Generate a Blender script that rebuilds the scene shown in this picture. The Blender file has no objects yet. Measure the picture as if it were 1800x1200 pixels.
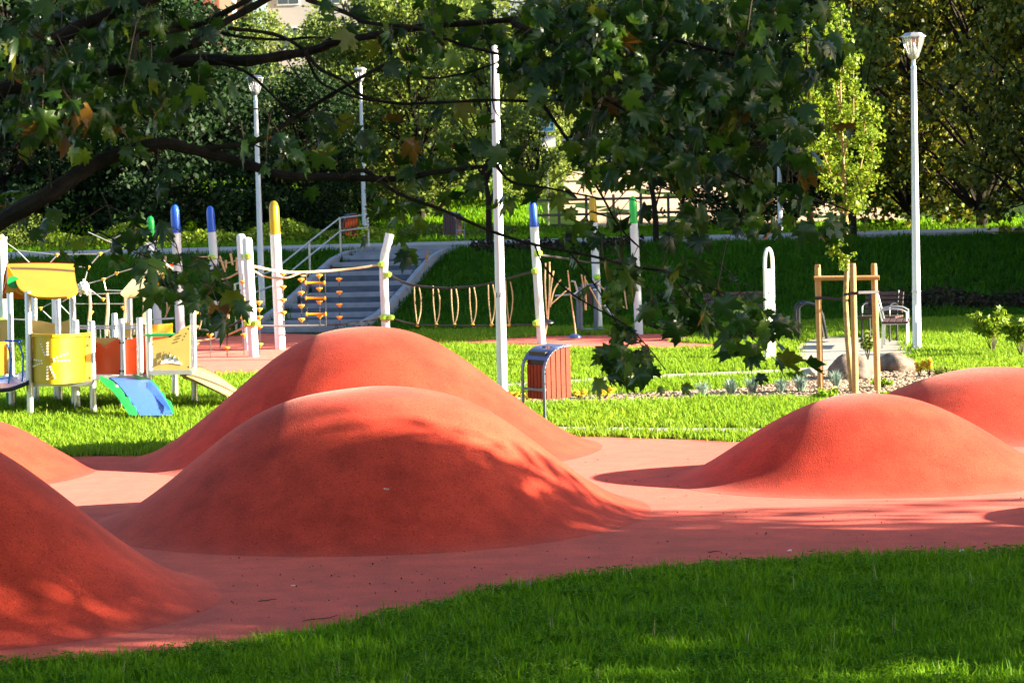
import bpy, bmesh, math, random
import numpy as np
from mathutils import Vector, Matrix, Euler, geometry

R = math.radians
sc = bpy.context.scene
COL = sc.collection

# ------------------------------------------------------------------ camera
CAMZ = 2.9
PITCH, ROLL = 3.86, -1.4
FPX = 4000.0
cam_data = bpy.data.cameras.new('camera')
cam_data.lens = 80.0
cam_data.sensor_width = 36.0
cam_data.clip_end = 2000
cam_data.clip_start = 0.1
cam = bpy.data.objects.new('camera', cam_data)
COL.objects.link(cam)
ROTM = Matrix.Rotation(R(90 - PITCH), 3, 'X') @ Matrix.Rotation(R(ROLL), 3, 'Z')
cam.rotation_euler = ROTM.to_euler()
cam.location = (0, 0, CAMZ)
sc.camera = cam
cam_data.dof.use_dof = True
cam_data.dof.focus_distance = 20.0
cam_data.dof.aperture_fstop = 9.0

# ------------------------------------------------------------------ light
SUN_EL, SUN_AZ = 18.0, 8.0          # az: degrees from +X towards the camera
S = Vector((math.cos(R(SUN_EL)) * math.cos(R(SUN_AZ)), -math.cos(R(SUN_EL)) * math.sin(R(SUN_AZ)), math.sin(R(SUN_EL))))
sun_d = bpy.data.lights.new('sun', 'SUN')
sun_d.energy = 5.0
sun_d.angle = R(0.6)
sun_d.color = (1.0, 0.88, 0.66)
sun = bpy.data.objects.new('sun', sun_d)
COL.objects.link(sun)
sun.rotation_euler = S.to_track_quat('Z', 'Y').to_euler()
sun.location = (30, -5, 20)
world = bpy.data.worlds.new('World')
sc.world = world
world.use_nodes = True
nt = world.node_tree
bg = nt.nodes['Background']
sky = nt.nodes.new('ShaderNodeTexSky')
sky.sky_type = 'NISHITA'
sky.sun_disc = False
sky.sun_elevation = R(SUN_EL)
sky.sun_rotation = R(90 + SUN_AZ)
nt.links.new(sky.outputs[0], bg.inputs[0])
bg.inputs[1].default_value = 0.05
sc.view_settings.view_transform = 'Standard'
sc.view_settings.look = 'None'
sc.view_settings.gamma = 1
sc.view_settings.use_curve_mapping = False
sc.view_settings.exposure = 2.7
sc.render.engine = 'CYCLES'
cy = sc.cycles
cy.max_bounces = 6
cy.diffuse_bounces = 3
cy.glossy_bounces = 2
cy.transmission_bounces = 4
cy.transparent_max_bounces = 8
cy.caustics_reflective = False
cy.caustics_refractive = False
cy.use_denoising = True

# ------------------------------------------------------------------ maths helpers
def ss(a, b, x):
    t = min(1.0, max(0.0, (x - a) / (b - a)))
    return t * t * (3 - 2 * t)

def gz(x, y):
    z = ss(47.5, 59.0, y) * 1.32
    z += ss(73, 96, y) * 2.2
    z += ss(112, 160, y) * 2.0
    if 47 < y < 60:
        z += 0.04 * math.sin(x * 0.9 + y * .4) * ss(47.5, 51, y) * (1 - ss(56, 59, y))
    return z

def ray(px, py):
    return ROTM @ Vector(((px - 900) / FPX, -(py - 600) / FPX, -1.0))

def P(px, py, d):
    r = ray(px, py)
    return Vector((0, 0, CAMZ)) + r * (d / r.y)

def G(px, py):
    r = ray(px, py)
    d = 8.0
    while d < 300:
        p = Vector((0, 0, CAMZ)) + r * (d / r.y)
        if p.z <= gz(p.x, p.y):
            break
        d += 0.05
    return Vector((p.x, p.y, gz(p.x, p.y)))

def GD(px, d):
    """ground point at depth d under picture column px"""
    x = (px - 900) / FPX * d
    return Vector((x, d, gz(x, d)))

# ------------------------------------------------------------------ materials
MATS = {}
def nodemat(name):
    m = bpy.data.materials.new(name)
    m.use_nodes = True
    MATS[name] = m
    return m, m.node_tree.nodes, m.node_tree.links, m.node_tree.nodes['Principled BSDF']

def N(ns, t, **kw):
    n = ns.new(t)
    for k, v in kw.items():
        setattr(n, k, v)
    return n

def ramp(ns, stops):
    r = ns.new('ShaderNodeValToRGB')
    e = r.color_ramp.elements
    while len(e) > 1:
        e.remove(e[-1])
    e[0].position, e[0].color = stops[0][0], (*stops[0][1], 1)
    for p, c in stops[1:]:
        x = e.new(p)
        x.color = (*c, 1)
    return r

def simple(name, col, rough=0.5, metal=0.0, var=0.12, scale=6.0, bump=0.0, spec=0.5, bscale=60):
    m, ns, L, b = nodemat(name)
    b.inputs['Roughness'].default_value = rough
    b.inputs['Metallic'].default_value = metal
    b.inputs['Specular IOR Level'].default_value = spec
    g = N(ns, 'ShaderNodeNewGeometry')
    t = N(ns, 'ShaderNodeTexNoise')
    t.inputs['Scale'].default_value = scale
    t.inputs['Detail'].default_value = 6
    L.new(g.outputs['Position'], t.inputs['Vector'])
    lo = tuple(c * (1 - var) for c in col)
    hi = tuple(min(1, c * (1 + var)) for c in col)
    r = ramp(ns, [(0.3, lo), (0.7, hi)])
    L.new(t.outputs['Fac'], r.inputs[0])
    L.new(r.outputs[0], b.inputs['Base Color'])
    if bump:
        t2 = N(ns, 'ShaderNodeTexNoise')
        t2.inputs['Scale'].default_value = bscale
        t2.inputs['Detail'].default_value = 4
        L.new(g.outputs['Position'], t2.inputs['Vector'])
        bp = N(ns, 'ShaderNodeBump')
        bp.inputs['Strength'].default_value = bump
        bp.inputs['Distance'].default_value = 0.01
        L.new(t2.outputs['Fac'], bp.inputs['Height'])
        L.new(bp.outputs[0], b.inputs['Normal'])
    return m

def leafmat(name, stops, trans=0.35, rough=0.45, spec=0.4, nscale=0.5, isl=0.6):
    """leaf material: per leaf colour from random-per-island, plus slow noise"""
    m, ns, L, b = nodemat(name)
    g = N(ns, 'ShaderNodeNewGeometry')
    t = N(ns, 'ShaderNodeTexNoise')
    t.inputs['Scale'].default_value = nscale
    t.inputs['Detail'].default_value = 3
    L.new(g.outputs['Position'], t.inputs['Vector'])
    mx = N(ns, 'ShaderNodeMix')
    mx.inputs[0].default_value = isl
    L.new(t.outputs['Fac'], mx.inputs[2])
    L.new(g.outputs['Random Per Island'], mx.inputs[3])
    r = ramp(ns, stops)
    L.new(mx.outputs[0], r.inputs[0])
    L.new(r.outputs[0], b.inputs['Base Color'])
    b.inputs['Roughness'].default_value = rough
    b.inputs['Specular IOR Level'].default_value = spec
    tr = N(ns, 'ShaderNodeBsdfTranslucent')
    hsv = N(ns, 'ShaderNodeHueSaturation')
    hsv.inputs['Value'].default_value = 1.5
    hsv.inputs['Hue'].default_value = 0.485
    L.new(r.outputs[0], hsv.inputs['Color'])
    L.new(hsv.outputs[0], tr.inputs['Color'])
    ms = N(ns, 'ShaderNodeMixShader')
    ms.inputs[0].default_value = trans
    L.new(b.outputs[0], ms.inputs[1])
    L.new(tr.outputs[0], ms.inputs[2])
    L.new(ms.outputs[0], ns['Material Output'].inputs['Surface'])
    return m

def rubber():
    m, ns, L, b = nodemat('red_rubber')
    g = N(ns, 'ShaderNodeNewGeometry')
    big = N(ns, 'ShaderNodeTexNoise'); big.inputs['Scale'].default_value = 0.6; big.inputs['Detail'].default_value = 5
    mid = N(ns, 'ShaderNodeTexNoise'); mid.inputs['Scale'].default_value = 3.5; mid.inputs['Detail'].default_value = 6
    fine = N(ns, 'ShaderNodeTexVoronoi'); fine.inputs['Scale'].default_value = 95
    for n in (big, mid, fine):
        L.new(g.outputs['Position'], n.inputs['Vector'])
    r1 = ramp(ns, [(0.30, (0.44, 0.042, 0.021)), (0.55, (0.60, 0.059, 0.030)), (0.75, (0.69, 0.078, 0.040))])
    L.new(big.outputs['Fac'], r1.inputs[0])
    r2 = ramp(ns, [(0.28, (0.56, 0.58, 0.60)), (0.62, (1.0, 1.0, 1.0))])
    L.new(mid.outputs['Fac'], r2.inputs[0])
    m1 = N(ns, 'ShaderNodeMix', data_type='RGBA', blend_type='MULTIPLY'); m1.inputs[0].default_value = 0.75
    L.new(r1.outputs[0], m1.inputs[6]); L.new(r2.outputs[0], m1.inputs[7])
    r3 = ramp(ns, [(0.0, (0.42, 0.42, 0.45)), (0.30, (0.9, 0.9, 0.9)), (0.85, (1, 1, 1)), (1.0, (1.4, 1.6, 1.7))])
    L.new(fine.outputs['Color'], r3.inputs[0])
    m2 = N(ns, 'ShaderNodeMix', data_type='RGBA', blend_type='MULTIPLY'); m2.inputs[0].default_value = 0.9
    L.new(m1.outputs[2], m2.inputs[6]); L.new(r3.outputs[0], m2.inputs[7])
    L.new(m2.outputs[2], b.inputs['Base Color'])
    b.inputs['Roughness'].default_value = 0.75
    b.inputs['Specular IOR Level'].default_value = 0.12
    b.inputs['Sheen Weight'].default_value = 0.23
    b.inputs['Sheen Roughness'].default_value = 0.35
    b.inputs['Sheen Tint'].default_value = (1.0, 0.48, 0.44, 1)
    bp = N(ns, 'ShaderNodeBump'); bp.inputs['Strength'].default_value = 0.35; bp.inputs['Distance'].default_value = 0.006
    L.new(fine.outputs['Distance'], bp.inputs['Height'])
    bp2 = N(ns, 'ShaderNodeBump'); bp2.inputs['Strength'].default_value = 0.25; bp2.inputs['Distance'].default_value = 0.02
    L.new(mid.outputs['Fac'], bp2.inputs['Height']); L.new(bp.outputs[0], bp2.inputs['Normal'])
    L.new(bp2.outputs[0], b.inputs['Normal'])
    return m
RUB = rubber()

def groundmat():
    m, ns, L, b = nodemat('lawn_soil')
    g = N(ns, 'ShaderNodeNewGeometry')
    a = N(ns, 'ShaderNodeTexNoise'); a.inputs['Scale'].default_value = 0.8; a.inputs['Detail'].default_value = 8
    c = N(ns, 'ShaderNodeTexNoise'); c.inputs['Scale'].default_value = 30; c.inputs['Detail'].default_value = 6
    for n in (a, c):
        L.new(g.outputs['Position'], n.inputs['Vector'])
    r = ramp(ns, [(0.3, (0.012, 0.030, 0.003)), (0.6, (0.022, 0.055, 0.004)), (0.8, (0.04, 0.06, 0.012))])
    L.new(a.outputs['Fac'], r.inputs[0])
    r2 = ramp(ns, [(0.3, (0.4, 0.4, 0.4)), (0.65, (1.2, 1.2, 1.1))])
    L.new(c.outputs['Fac'], r2.inputs[0])
    mm = N(ns, 'ShaderNodeMix', data_type='RGBA', blend_type='MULTIPLY'); mm.inputs[0].default_value = 1
    L.new(r.outputs[0], mm.inputs[6]); L.new(r2.outputs[0], mm.inputs[7])
    L.new(mm.outputs[2], b.inputs['Base Color'])
    b.inputs['Roughness'].default_value = 0.9
    b.inputs['Specular IOR Level'].default_value = 0.1
    bp = N(ns, 'ShaderNodeBump'); bp.inputs['Strength'].default_value = 0.6; bp.inputs['Distance'].default_value = 0.04
    L.new(c.outputs['Fac'], bp.inputs['Height']); L.new(bp.outputs[0], b.inputs['Normal'])
    return m
LAWN = groundmat()
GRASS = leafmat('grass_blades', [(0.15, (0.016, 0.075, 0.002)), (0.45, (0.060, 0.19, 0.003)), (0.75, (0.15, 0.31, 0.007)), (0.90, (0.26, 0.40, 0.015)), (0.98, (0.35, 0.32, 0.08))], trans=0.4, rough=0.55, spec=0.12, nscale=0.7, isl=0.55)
GRASSB = leafmat('bank_grass_blades', [(0.2, (0.014, 0.060, 0.003)), (0.6, (0.035, 0.125, 0.005)), (0.9, (0.08, 0.18, 0.008))], trans=0.3, rough=0.6, spec=0.08, nscale=0.35, isl=0.4)  # darker than the other grass: embankment shade put into the colour
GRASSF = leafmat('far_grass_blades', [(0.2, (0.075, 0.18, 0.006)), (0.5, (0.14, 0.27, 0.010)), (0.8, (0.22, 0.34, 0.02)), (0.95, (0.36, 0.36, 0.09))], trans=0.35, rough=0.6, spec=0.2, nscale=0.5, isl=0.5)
DRYG = leafmat('dry_stalks', [(0.2, (0.35, 0.30, 0.12)), (0.8, (0.5, 0.42, 0.2))], trans=0.2)
MAPLE = leafmat('maple_leaf', [(0.1, (0.010, 0.032, 0.008)), (0.45, (0.020, 0.060, 0.008)), (0.72, (0.055, 0.125, 0.010)), (0.88, (0.13, 0.20, 0.014)), (0.98, (0.20, 0.085, 0.012))], trans=0.36, rough=0.30, spec=0.5, nscale=0.9, isl=0.75)  # brighter green stop paints light shining through some leaves
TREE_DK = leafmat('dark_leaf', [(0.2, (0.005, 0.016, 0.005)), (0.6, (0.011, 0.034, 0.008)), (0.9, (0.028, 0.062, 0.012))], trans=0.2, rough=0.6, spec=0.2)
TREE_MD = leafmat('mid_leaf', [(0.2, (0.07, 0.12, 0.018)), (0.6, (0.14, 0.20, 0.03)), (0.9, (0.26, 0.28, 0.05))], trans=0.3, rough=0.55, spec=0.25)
TREE_GD = leafmat('sun_gold_leaf', [(0.2, (0.025, 0.042, 0.004)), (0.55, (0.09, 0.12, 0.008)), (0.85, (0.34, 0.29, 0.02)), (0.97, (0.45, 0.20, 0.02))], trans=0.25, rough=0.5, spec=0.3)  # gold stops put sunlit highlights into the leaf colour, dark stops between
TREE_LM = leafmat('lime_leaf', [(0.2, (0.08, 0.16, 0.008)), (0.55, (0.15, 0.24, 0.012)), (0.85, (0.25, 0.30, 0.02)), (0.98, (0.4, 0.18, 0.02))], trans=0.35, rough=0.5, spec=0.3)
SHADEL = leafmat('park_leaf', [(0.2, (0.04, 0.08, 0.012)), (0.8, (0.09, 0.14, 0.02))], trans=0.15, rough=0.6, spec=0.2)
BARK = simple('bark', (0.018, 0.012, 0.009), 0.9, var=0.5, scale=14, bump=1.0, bscale=40, spec=0.2)
BARKL = simple('pale_bark', (0.33, 0.24, 0.11), 0.8, var=0.3, scale=12, bump=0.5, bscale=40, spec=0.2)
TWIG = simple('twig_bark', (0.045, 0.022, 0.012), 0.7, var=0.4, scale=20)
STEEL = simple('galvanised_steel', (0.56, 0.56, 0.58), 0.38, metal=0.75, var=0.1, scale=3)
WHITE = simple('white_painted_post', (0.68, 0.72, 0.78), 0.45, var=0.05, scale=3, spec=0.4)
CONC = simple('concrete', (0.33, 0.30, 0.26), 0.85, var=0.15, scale=4, bump=0.3, bscale=80)
CONCB = simple('grey_concrete', (0.24, 0.265, 0.33), 0.85, var=0.15, scale=4, bump=0.3, bscale=80)
STEPM = simple('dark_step_top', (0.085, 0.105, 0.15), 0.85, var=0.2, scale=5, bump=0.3, bscale=60)
ASPH = simple('path_asphalt', (0.36, 0.35, 0.36), 0.85, var=0.12, scale=2, bump=0.3, bscale=80)
SAND = simple('sandy_soil', (0.50, 0.36, 0.26), 0.95, var=0.2, scale=1.5, bump=0.6, bscale=12, spec=0.1)
GRAV = simple('gravel_bed', (0.26, 0.19, 0.13), 0.9, var=0.4, scale=30, bump=0.9, bscale=60, spec=0.2)
PEB = simple('pebble', (0.30, 0.22, 0.16), 0.8, var=0.45, scale=9, spec=0.3)
BOULD = simple('granite', (0.15, 0.115, 0.095), 0.85, var=0.45, scale=7, bump=0.8, bscale=30, spec=0.3)
YEL = simple('yellow_plastic', (0.58, 0.35, 0.005), 0.35, var=0.05)
YELO = simple('orange_yellow_plastic', (0.60, 0.27, 0.004), 0.35, var=0.05)
CREAM = simple('cream_plastic', (0.62, 0.42, 0.12), 0.4, var=0.05)
TAN = simple('tan_roof_plastic', (0.50, 0.40, 0.24), 0.45, var=0.06)
ORANGE = simple('orange_red_plastic', (0.80, 0.075, 0.008), 0.35, var=0.06)
BLUE = simple('blue_plastic', (0.015, 0.10, 0.62), 0.3, var=0.06)
BLUEL = simple('light_blue_plastic', (0.06, 0.17, 0.55), 0.42, var=0.10, scale=25, bump=0.4, bscale=90)
GREEN = simple('green_plastic', (0.01, 0.28, 0.06), 0.4, var=0.08)
LIME = simple('lime_clamp', (0.40, 0.68, 0.05), 0.4, var=0.05)
GCAP = simple('green_cap', (0.01, 0.50, 0.06), 0.35, var=0.05)
ROPE = simple('tan_rope', (0.55, 0.38, 0.22), 0.9, var=0.2, scale=40)
ROPED = simple('dark_rope', (0.05, 0.045, 0.045), 0.8, var=0.2, scale=40)
ROPEB = simple('blue_rope', (0.02, 0.12, 0.45), 0.8)
BEAD = simple('amber_bead', (0.80, 0.42, 0.05), 0.4, var=0.05)
BINB = simple('blue_grey_paint', (0.10, 0.13, 0.20), 0.33, metal=0.25, var=0.08)
BINH = simple('bin_hood_paint', (0.07, 0.12, 0.30), 0.3, metal=0.35, var=0.06)
SLAT = simple('red_brown_slat', (0.18, 0.026, 0.008), 0.6, var=0.2, scale=14, bump=0.2, spec=0.2)
SLATD = simple('dark_bench_slat', (0.07, 0.03, 0.03), 0.6, var=0.2, scale=10)
DARK = simple('dark_metal', (0.02, 0.022, 0.03), 0.4, metal=0.3)
STAKE = simple('stake_wood', (0.42, 0.24, 0.09), 0.75, var=0.15, scale=8, bump=0.4, bscale=30)
STRAP = simple('dark_strap', (0.03, 0.025, 0.04), 0.7)
BLACK = simple('black_print', (0.01, 0.01, 0.012), 0.6)
PURP = leafmat('dark_groundcover', [(0.2, (0.018, 0.016, 0.012)), (0.6, (0.045, 0.030, 0.024)), (0.9, (0.04, 0.07, 0.02))], trans=0.1, rough=0.7, spec=0.1)
FESC = leafmat('blue_fescue', [(0.2, (0.16, 0.24, 0.20)), (0.8, (0.32, 0.42, 0.36))], trans=0.2)
GOLDP = leafmat('golden_shrub', [(0.2, (0.55, 0.45, 0.03)), (0.8, (0.75, 0.62, 0.08))], trans=0.3)
LITTER = simple('white_scrap', (0.8, 0.78, 0.75), 0.6)
WALLA = simple('grey_render', (0.42, 0.38, 0.36), 0.9, var=0.06, scale=0.5)
WALLB = simple('tan_render', (0.52, 0.38, 0.25), 0.9, var=0.05, scale=0.5)
WALLC = simple('blue_grey_render', (0.33, 0.36, 0.42), 0.9, var=0.05, scale=0.5)
BALC = simple('brown_balcony', (0.38, 0.10, 0.06), 0.7)
ROOFM = simple('roof_felt', (0.10, 0.09, 0.09), 0.9)
WINF = simple('window_frame_white', (0.7, 0.7, 0.7), 0.5)
RUBT = simple('tyre_rubber', (0.02, 0.02, 0.02), 0.8)
RIM = simple('wheel_rim', (0.5, 0.5, 0.52), 0.3, metal=0.9)
CARW = simple('car_paint_white', (0.72, 0.72, 0.74), 0.25, var=0.02)
CARD = simple('car_paint_dark', (0.03, 0.035, 0.05), 0.2, var=0.02)
CARR = simple('car_paint_red', (0.55, 0.02, 0.015), 0.25, var=0.02)
SIGNB = simple('sign_blue', (0.06, 0.42, 0.70), 0.4)
TOTM = simple('totem_white', (0.80, 0.76, 0.72), 0.5, var=0.04)
FENC = simple('weathered_fence', (0.16, 0.12, 0.09), 0.8, var=0.2)

def glass(name, col=(0.04, 0.05, 0.06), rough=0.05):
    m, ns, L, b = nodemat(name)
    b.inputs['Base Color'].default_value = (*col, 1)
    b.inputs['Roughness'].default_value = rough
    b.inputs['Specular IOR Level'].default_value = 0.8
    return m
GLASS = glass('window_glass')
def lampglass():
    m, ns, L, b = nodemat('lamp_glass')
    tb = N(ns, 'ShaderNodeBsdfTransparent')
    tb.inputs[0].default_value = (0.9, 0.92, 0.95, 1)
    gl = N(ns, 'ShaderNodeBsdfGlossy'); gl.inputs['Roughness'].default_value = 0.1
    df = N(ns, 'ShaderNodeBsdfDiffuse'); df.inputs[0].default_value = (0.7, 0.7, 0.72, 1)
    a = N(ns, 'ShaderNodeMixShader'); a.inputs[0].default_value = 0.5
    L.new(gl.outputs[0], a.inputs[1]); L.new(df.outputs[0], a.inputs[2])
    ms = N(ns, 'ShaderNodeMixShader'); ms.inputs[0].default_value = 0.35
    L.new(tb.outputs[0], ms.inputs[1]); L.new(a.outputs[0], ms.inputs[2])
    L.new(ms.outputs[0], ns['Material Output'].inputs['Surface'])
    return m
LGLASS = lampglass()

# ------------------------------------------------------------------ mesh builder
ORG = {}
def tag(o, label=None, cat=None, group=None, kind=None):
    if label: o['label'] = label
    if cat: o['category'] = cat
    if group: o['group'] = group
    if kind: o['kind'] = kind
    return o

def root(name, loc, label, cat, group=None):
    o = bpy.data.objects.new(name, None)
    o.empty_display_size = 0.2
    COL.objects.link(o)
    o.location = loc
    ORG[o.name] = Vector(loc)
    return tag(o, label, cat, group)

class MB:
    def __init__(s):
        s.v = []; s.f = []
    def add(s, vs, fs):
        n = len(s.v)
        s.v += [Vector(v) for v in vs]
        s.f += [[i + n for i in f] for f in fs]
        return s
    def box(s, c, size, rot=None):
        c = Vector(c); h = Vector(size) / 2
        vs = []
        for x in (-1, 1):
            for y in (-1, 1):
                for z in (-1, 1):
                    p = Vector((x * h.x, y * h.y, z * h.z))
                    if rot: p = rot @ p
                    vs.append(c + p)
        return s.add(vs, [(0, 1, 3, 2), (4, 6, 7, 5), (0, 4, 5, 1), (2, 3, 7, 6), (0, 2, 6, 4), (1, 5, 7, 3)])
    def tube(s, pts, rad, seg=8, cap=True):
        pts = [Vector(p) for p in pts]
        if not hasattr(rad, '__len__'): rad = [rad] * len(pts)
        vs, fs = [], []
        up = None
        for i, p in enumerate(pts):
            t = (pts[min(i + 1, len(pts) - 1)] - pts[max(i - 1, 0)])
            if t.length < 1e-9: t = Vector((0, 0, 1))
            t.normalize()
            if up is None:
                up = Vector((0, 0, 1)) if abs(t.z) < 0.9 else Vector((0, 1, 0))
            u = t.cross(up)
            if u.length < 1e-6: u = t.cross(Vector((1, 0, 0)))
            u.normalize()
            w = u.cross(t).normalized()
            up = w
            for k in range(seg):
                a = 2 * math.pi * k / seg
                vs.append(p + (u * math.cos(a) + w * math.sin(a)) * rad[i])
        for i in range(len(pts) - 1):
            for k in range(seg):
                a, b = i * seg + k, i * seg + (k + 1) % seg
                fs.append((a, a + seg, b + seg, b))
        if cap:
            fs.append(tuple(range(seg)))
            fs.append(tuple((len(pts) - 1) * seg + k for k in reversed(range(seg))))
        return s.add(vs, fs)
    def lathe(s, prof, seg=12, c=(0, 0, 0)):
        c = Vector(c)
        vs, fs = [], []
        for r, z in prof:
            for k in range(seg):
                a = 2 * math.pi * (k + .5) / seg
                vs.append(c + Vector((r * math.cos(a), r * math.sin(a), z)))
        for i in range(len(prof) - 1):
            for k in range(seg):
                a, b = i * seg + k, i * seg + (k + 1) % seg
                fs.append((a, b, b + seg, a + seg))
        fs.append(tuple(reversed(range(seg))))
        fs.append(tuple((len(prof) - 1) * seg + k for k in range(seg)))
        return s.add(vs, fs)
    def prism(s, poly, off):
        poly = [Vector(p) for p in poly]; off = Vector(off); n = len(poly)
        fs = [tuple(range(n)), tuple(reversed(range(n, 2 * n)))]
        fs += [(i, i + n, (i + 1) % n + n, (i + 1) % n) for i in range(n)]
        return s.add(poly + [p + off for p in poly], fs)
    def grid(s, rows, thick=None):
        """rows: list of equal-length point lists; thick: offset vector for a second skin"""
        m, n = len(rows), len(rows[0])
        pts = [Vector(p) for r in rows for p in r]
        fs = [(i * n + j, i * n + j + 1, (i + 1) * n + j + 1, (i + 1) * n + j) for i in range(m - 1) for j in range(n - 1)]
        if thick is None:
            return s.add(pts, fs)
        o = Vector(thick); k = m * n
        fs2 = [tuple(reversed([a + k for a in f])) for f in fs]
        edge = []
        ring = [j for j in range(n)] + [i * n + n - 1 for i in range(1, m)] + [(m - 1) * n + j for j in range(n - 2, -1, -1)] + [i * n for i in range(m - 2, 0, -1)]
        for a, b in zip(ring, ring[1:] + ring[:1]):
            edge.append((a, a + k, b + k, b))
        return s.add(pts + [p + o for p in pts], fs + fs2 + edge)
    def mesh(s, name, org):
        me = bpy.data.meshes.new(name)
        me.from_pydata([tuple(v - org) for v in s.v], [], s.f)
        bm = bmesh.new(); bm.from_mesh(me)
        bmesh.ops.recalc_face_normals(bm, faces=bm.faces)
        bm.to_mesh(me); bm.free()
        return me
    def build(s, name, mat, parent=None, smooth=False, bevel=0.0, label=None, kind=None):
        if parent is not None:
            org = ORG[parent.name]
        else:
            xs = [v.x for v in s.v]; ys = [v.y for v in s.v]; zs = [v.z for v in s.v]
            org = Vector(((min(xs) + max(xs)) / 2, (min(ys) + max(ys)) / 2, min(zs)))
        me = s.mesh(name, org)
        me.materials.append(mat)
        o = bpy.data.objects.new(name, me)
        COL.objects.link(o)
        if parent is not None: o.parent = parent
        else: o.location = org
        ORG[o.name] = Vector(org)
        if smooth:
            me.polygons.foreach_set('use_smooth', [True] * len(me.polygons))
            try: me.set_sharp_from_angle(angle=R(40))
            except Exception: pass
        if bevel:
            b = o.modifiers.new('bevel', 'BEVEL'); b.width = bevel; b.segments = 2; b.limit_method = 'ANGLE'
        if label: o['label'] = label
        if kind: o['kind'] = kind
        return o

def children(o):
    return [c for c in bpy.data.objects if c.parent == o]

def copy_tree(o, parent=None):
    c = o.copy(); COL.objects.link(c)
    if parent is not None: c.parent = parent
    for ch in list(o.children):
        copy_tree(ch, c)
    return c

def catmull(pts, n=6):
    out = []
    p = [pts[0]] + list(pts) + [pts[-1]]
    for i in range(1, len(p) - 2):
        for k in range(n):
            t = k / n
            a, b, c, d = p[i - 1], p[i], p[i + 1], p[i + 2]
            out.append(tuple(0.5 * ((2 * b[j]) + (-a[j] + c[j]) * t + (2 * a[j] - 5 * b[j] + 4 * c[j] - d[j]) * t * t + (-a[j] + 3 * b[j] - 3 * c[j] + d[j]) * t ** 3) for j in range(len(b))))
    out.append(tuple(pts[-1]))
    return out

def np_mesh(name, verts, faces_flat, nper, mats, smooth=False, matidx=None):
    """verts (N,3); faces_flat (F*nper)"""
    me = bpy.data.meshes.new(name)
    nv = len(verts); nf = len(faces_flat) // nper
    me.vertices.add(nv); me.vertices.foreach_set('co', np.asarray(verts, dtype=np.float32).ravel())
    me.loops.add(nf * nper); me.loops.foreach_set('vertex_index', np.asarray(faces_flat, dtype=np.int32))
    me.polygons.add(nf)
    me.polygons.foreach_set('loop_start', np.arange(0, nf * nper, nper, dtype=np.int32))
    for m in mats: me.materials.append(m)
    if matidx is not None: me.polygons.foreach_set('material_index', np.asarray(matidx, dtype=np.int32))
    me.update(calc_edges=True); me.validate()
    return me

def link(name, me, loc=(0, 0, 0), parent=None):
    o = bpy.data.objects.new(name, me); COL.objects.link(o)
    if parent is not None: o.parent = parent
    else: o.location = loc
    ORG[o.name] = Vector(loc) if parent is None else ORG[parent.name]
    return o

# ------------------------------------------------------------------ terrain
def terrain():
    xs = sorted(set([-600, -300, -150, -90, -60] + list(np.arange(-45, 46, 1.5)) + [60, 90, 150, 300, 600]))
    ys = sorted(set([-60, -20, 0, 5, 8] + list(np.arange(10, 47, 1.5)) + list(np.arange(47, 60, 0.5)) + list(np.arange(60, 98, 1.5)) + [105, 112, 120, 130, 140, 150, 160, 200, 300, 600, 1200]))
    rows = [[(x, y, gz(x, y)) for x in xs] for y in ys]
    mb = MB().grid(rows)
    o = mb.build('ground', LAWN, smooth=True)
    tag(o, 'green lawn ground sloping up an embankment behind the playground', kind='structure')
terrain()

def sheet(name, outline, z, mat, label, zfun=None, sub=0):
    """flat sheet over the ground from a world outline [(x,y)]"""
    me = bpy.data.meshes.new(name)
    bm = bmesh.new()
    vs = [bm.verts.new((x, y, (gz(x, y) if zfun is None else zfun(x, y)) + z)) for x, y in outline]
    f = bm.faces.new(vs)
    bmesh.ops.triangulate(bm, faces=[f])
    bmesh.ops.recalc_face_normals(bm, faces=bm.faces)
    if sum(f.normal.z for f in bm.faces) < 0:
        bmesh.ops.reverse_faces(bm, faces=bm.faces)
    bm.to_mesh(me); bm.free()
    me.materials.append(mat)
    o = link(name, me)
    tag(o, label, kind='structure')
    return o

def GX(pts):
    out = []
    for a, b in pts:
        g = G(a, b); out.append((g.x, g.y))
    return out

# front edge of the rubber surface, from the photograph
front_px = [(-500, 1235), (-120, 1190), (0, 1178), (130, 1166), (250, 1157), (360, 1145), (450, 1134), (560, 1112), (640, 1098), (720, 1079), (800, 1057), (900, 1036), (1000, 1020), (1100, 1009), (1200, 1001), (1300, 995), (1400, 988), (1500, 982), (1650, 977), (1800, 974), (2000, 966), (2500, 950)]
front_w = catmull(GX(front_px), 4)
back_w = [(11.5, 27.5), (8.5, 29.5), (6.5, 28.8), (5.0, 28.0), (3.8, 27.2)] + GX([(1320, 776), (1240, 774), (1140, 771), (1040, 768), (960, 765)]) + [(-0.8, 28.3), (-2.4, 27.6), (-3.4, 26.0)] + GX([(285, 800), (200, 802), (128, 803), (60, 806), (0, 808), (-200, 812), (-500, 815)]) + [(-11, 22)]
sheet('rubber_surface', front_w + catmull(back_w, 3), 0.004, RUB, 'red rubber safety surface running between the mounds')

# rope play area
rope_px = [(150, 600), (330, 588), (450, 586), (600, 590), (760, 600), (830, 599), (900, 595), (960, 591), (1060, 589), (1170, 587), (1215, 592), (1225, 598), (1180, 602), (1262, 606), (1268, 612), (1200, 615), (1100, 615), (1000, 615), (920, 612), (860, 609), (770, 606), (640, 622), (500, 654), (420, 660), (330, 662), (240, 652), (150, 640)]
sheet('rubber_surface', catmull(GX(rope_px), 3), 0.006, RUB, 'red rubber surface under the rope course')

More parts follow.
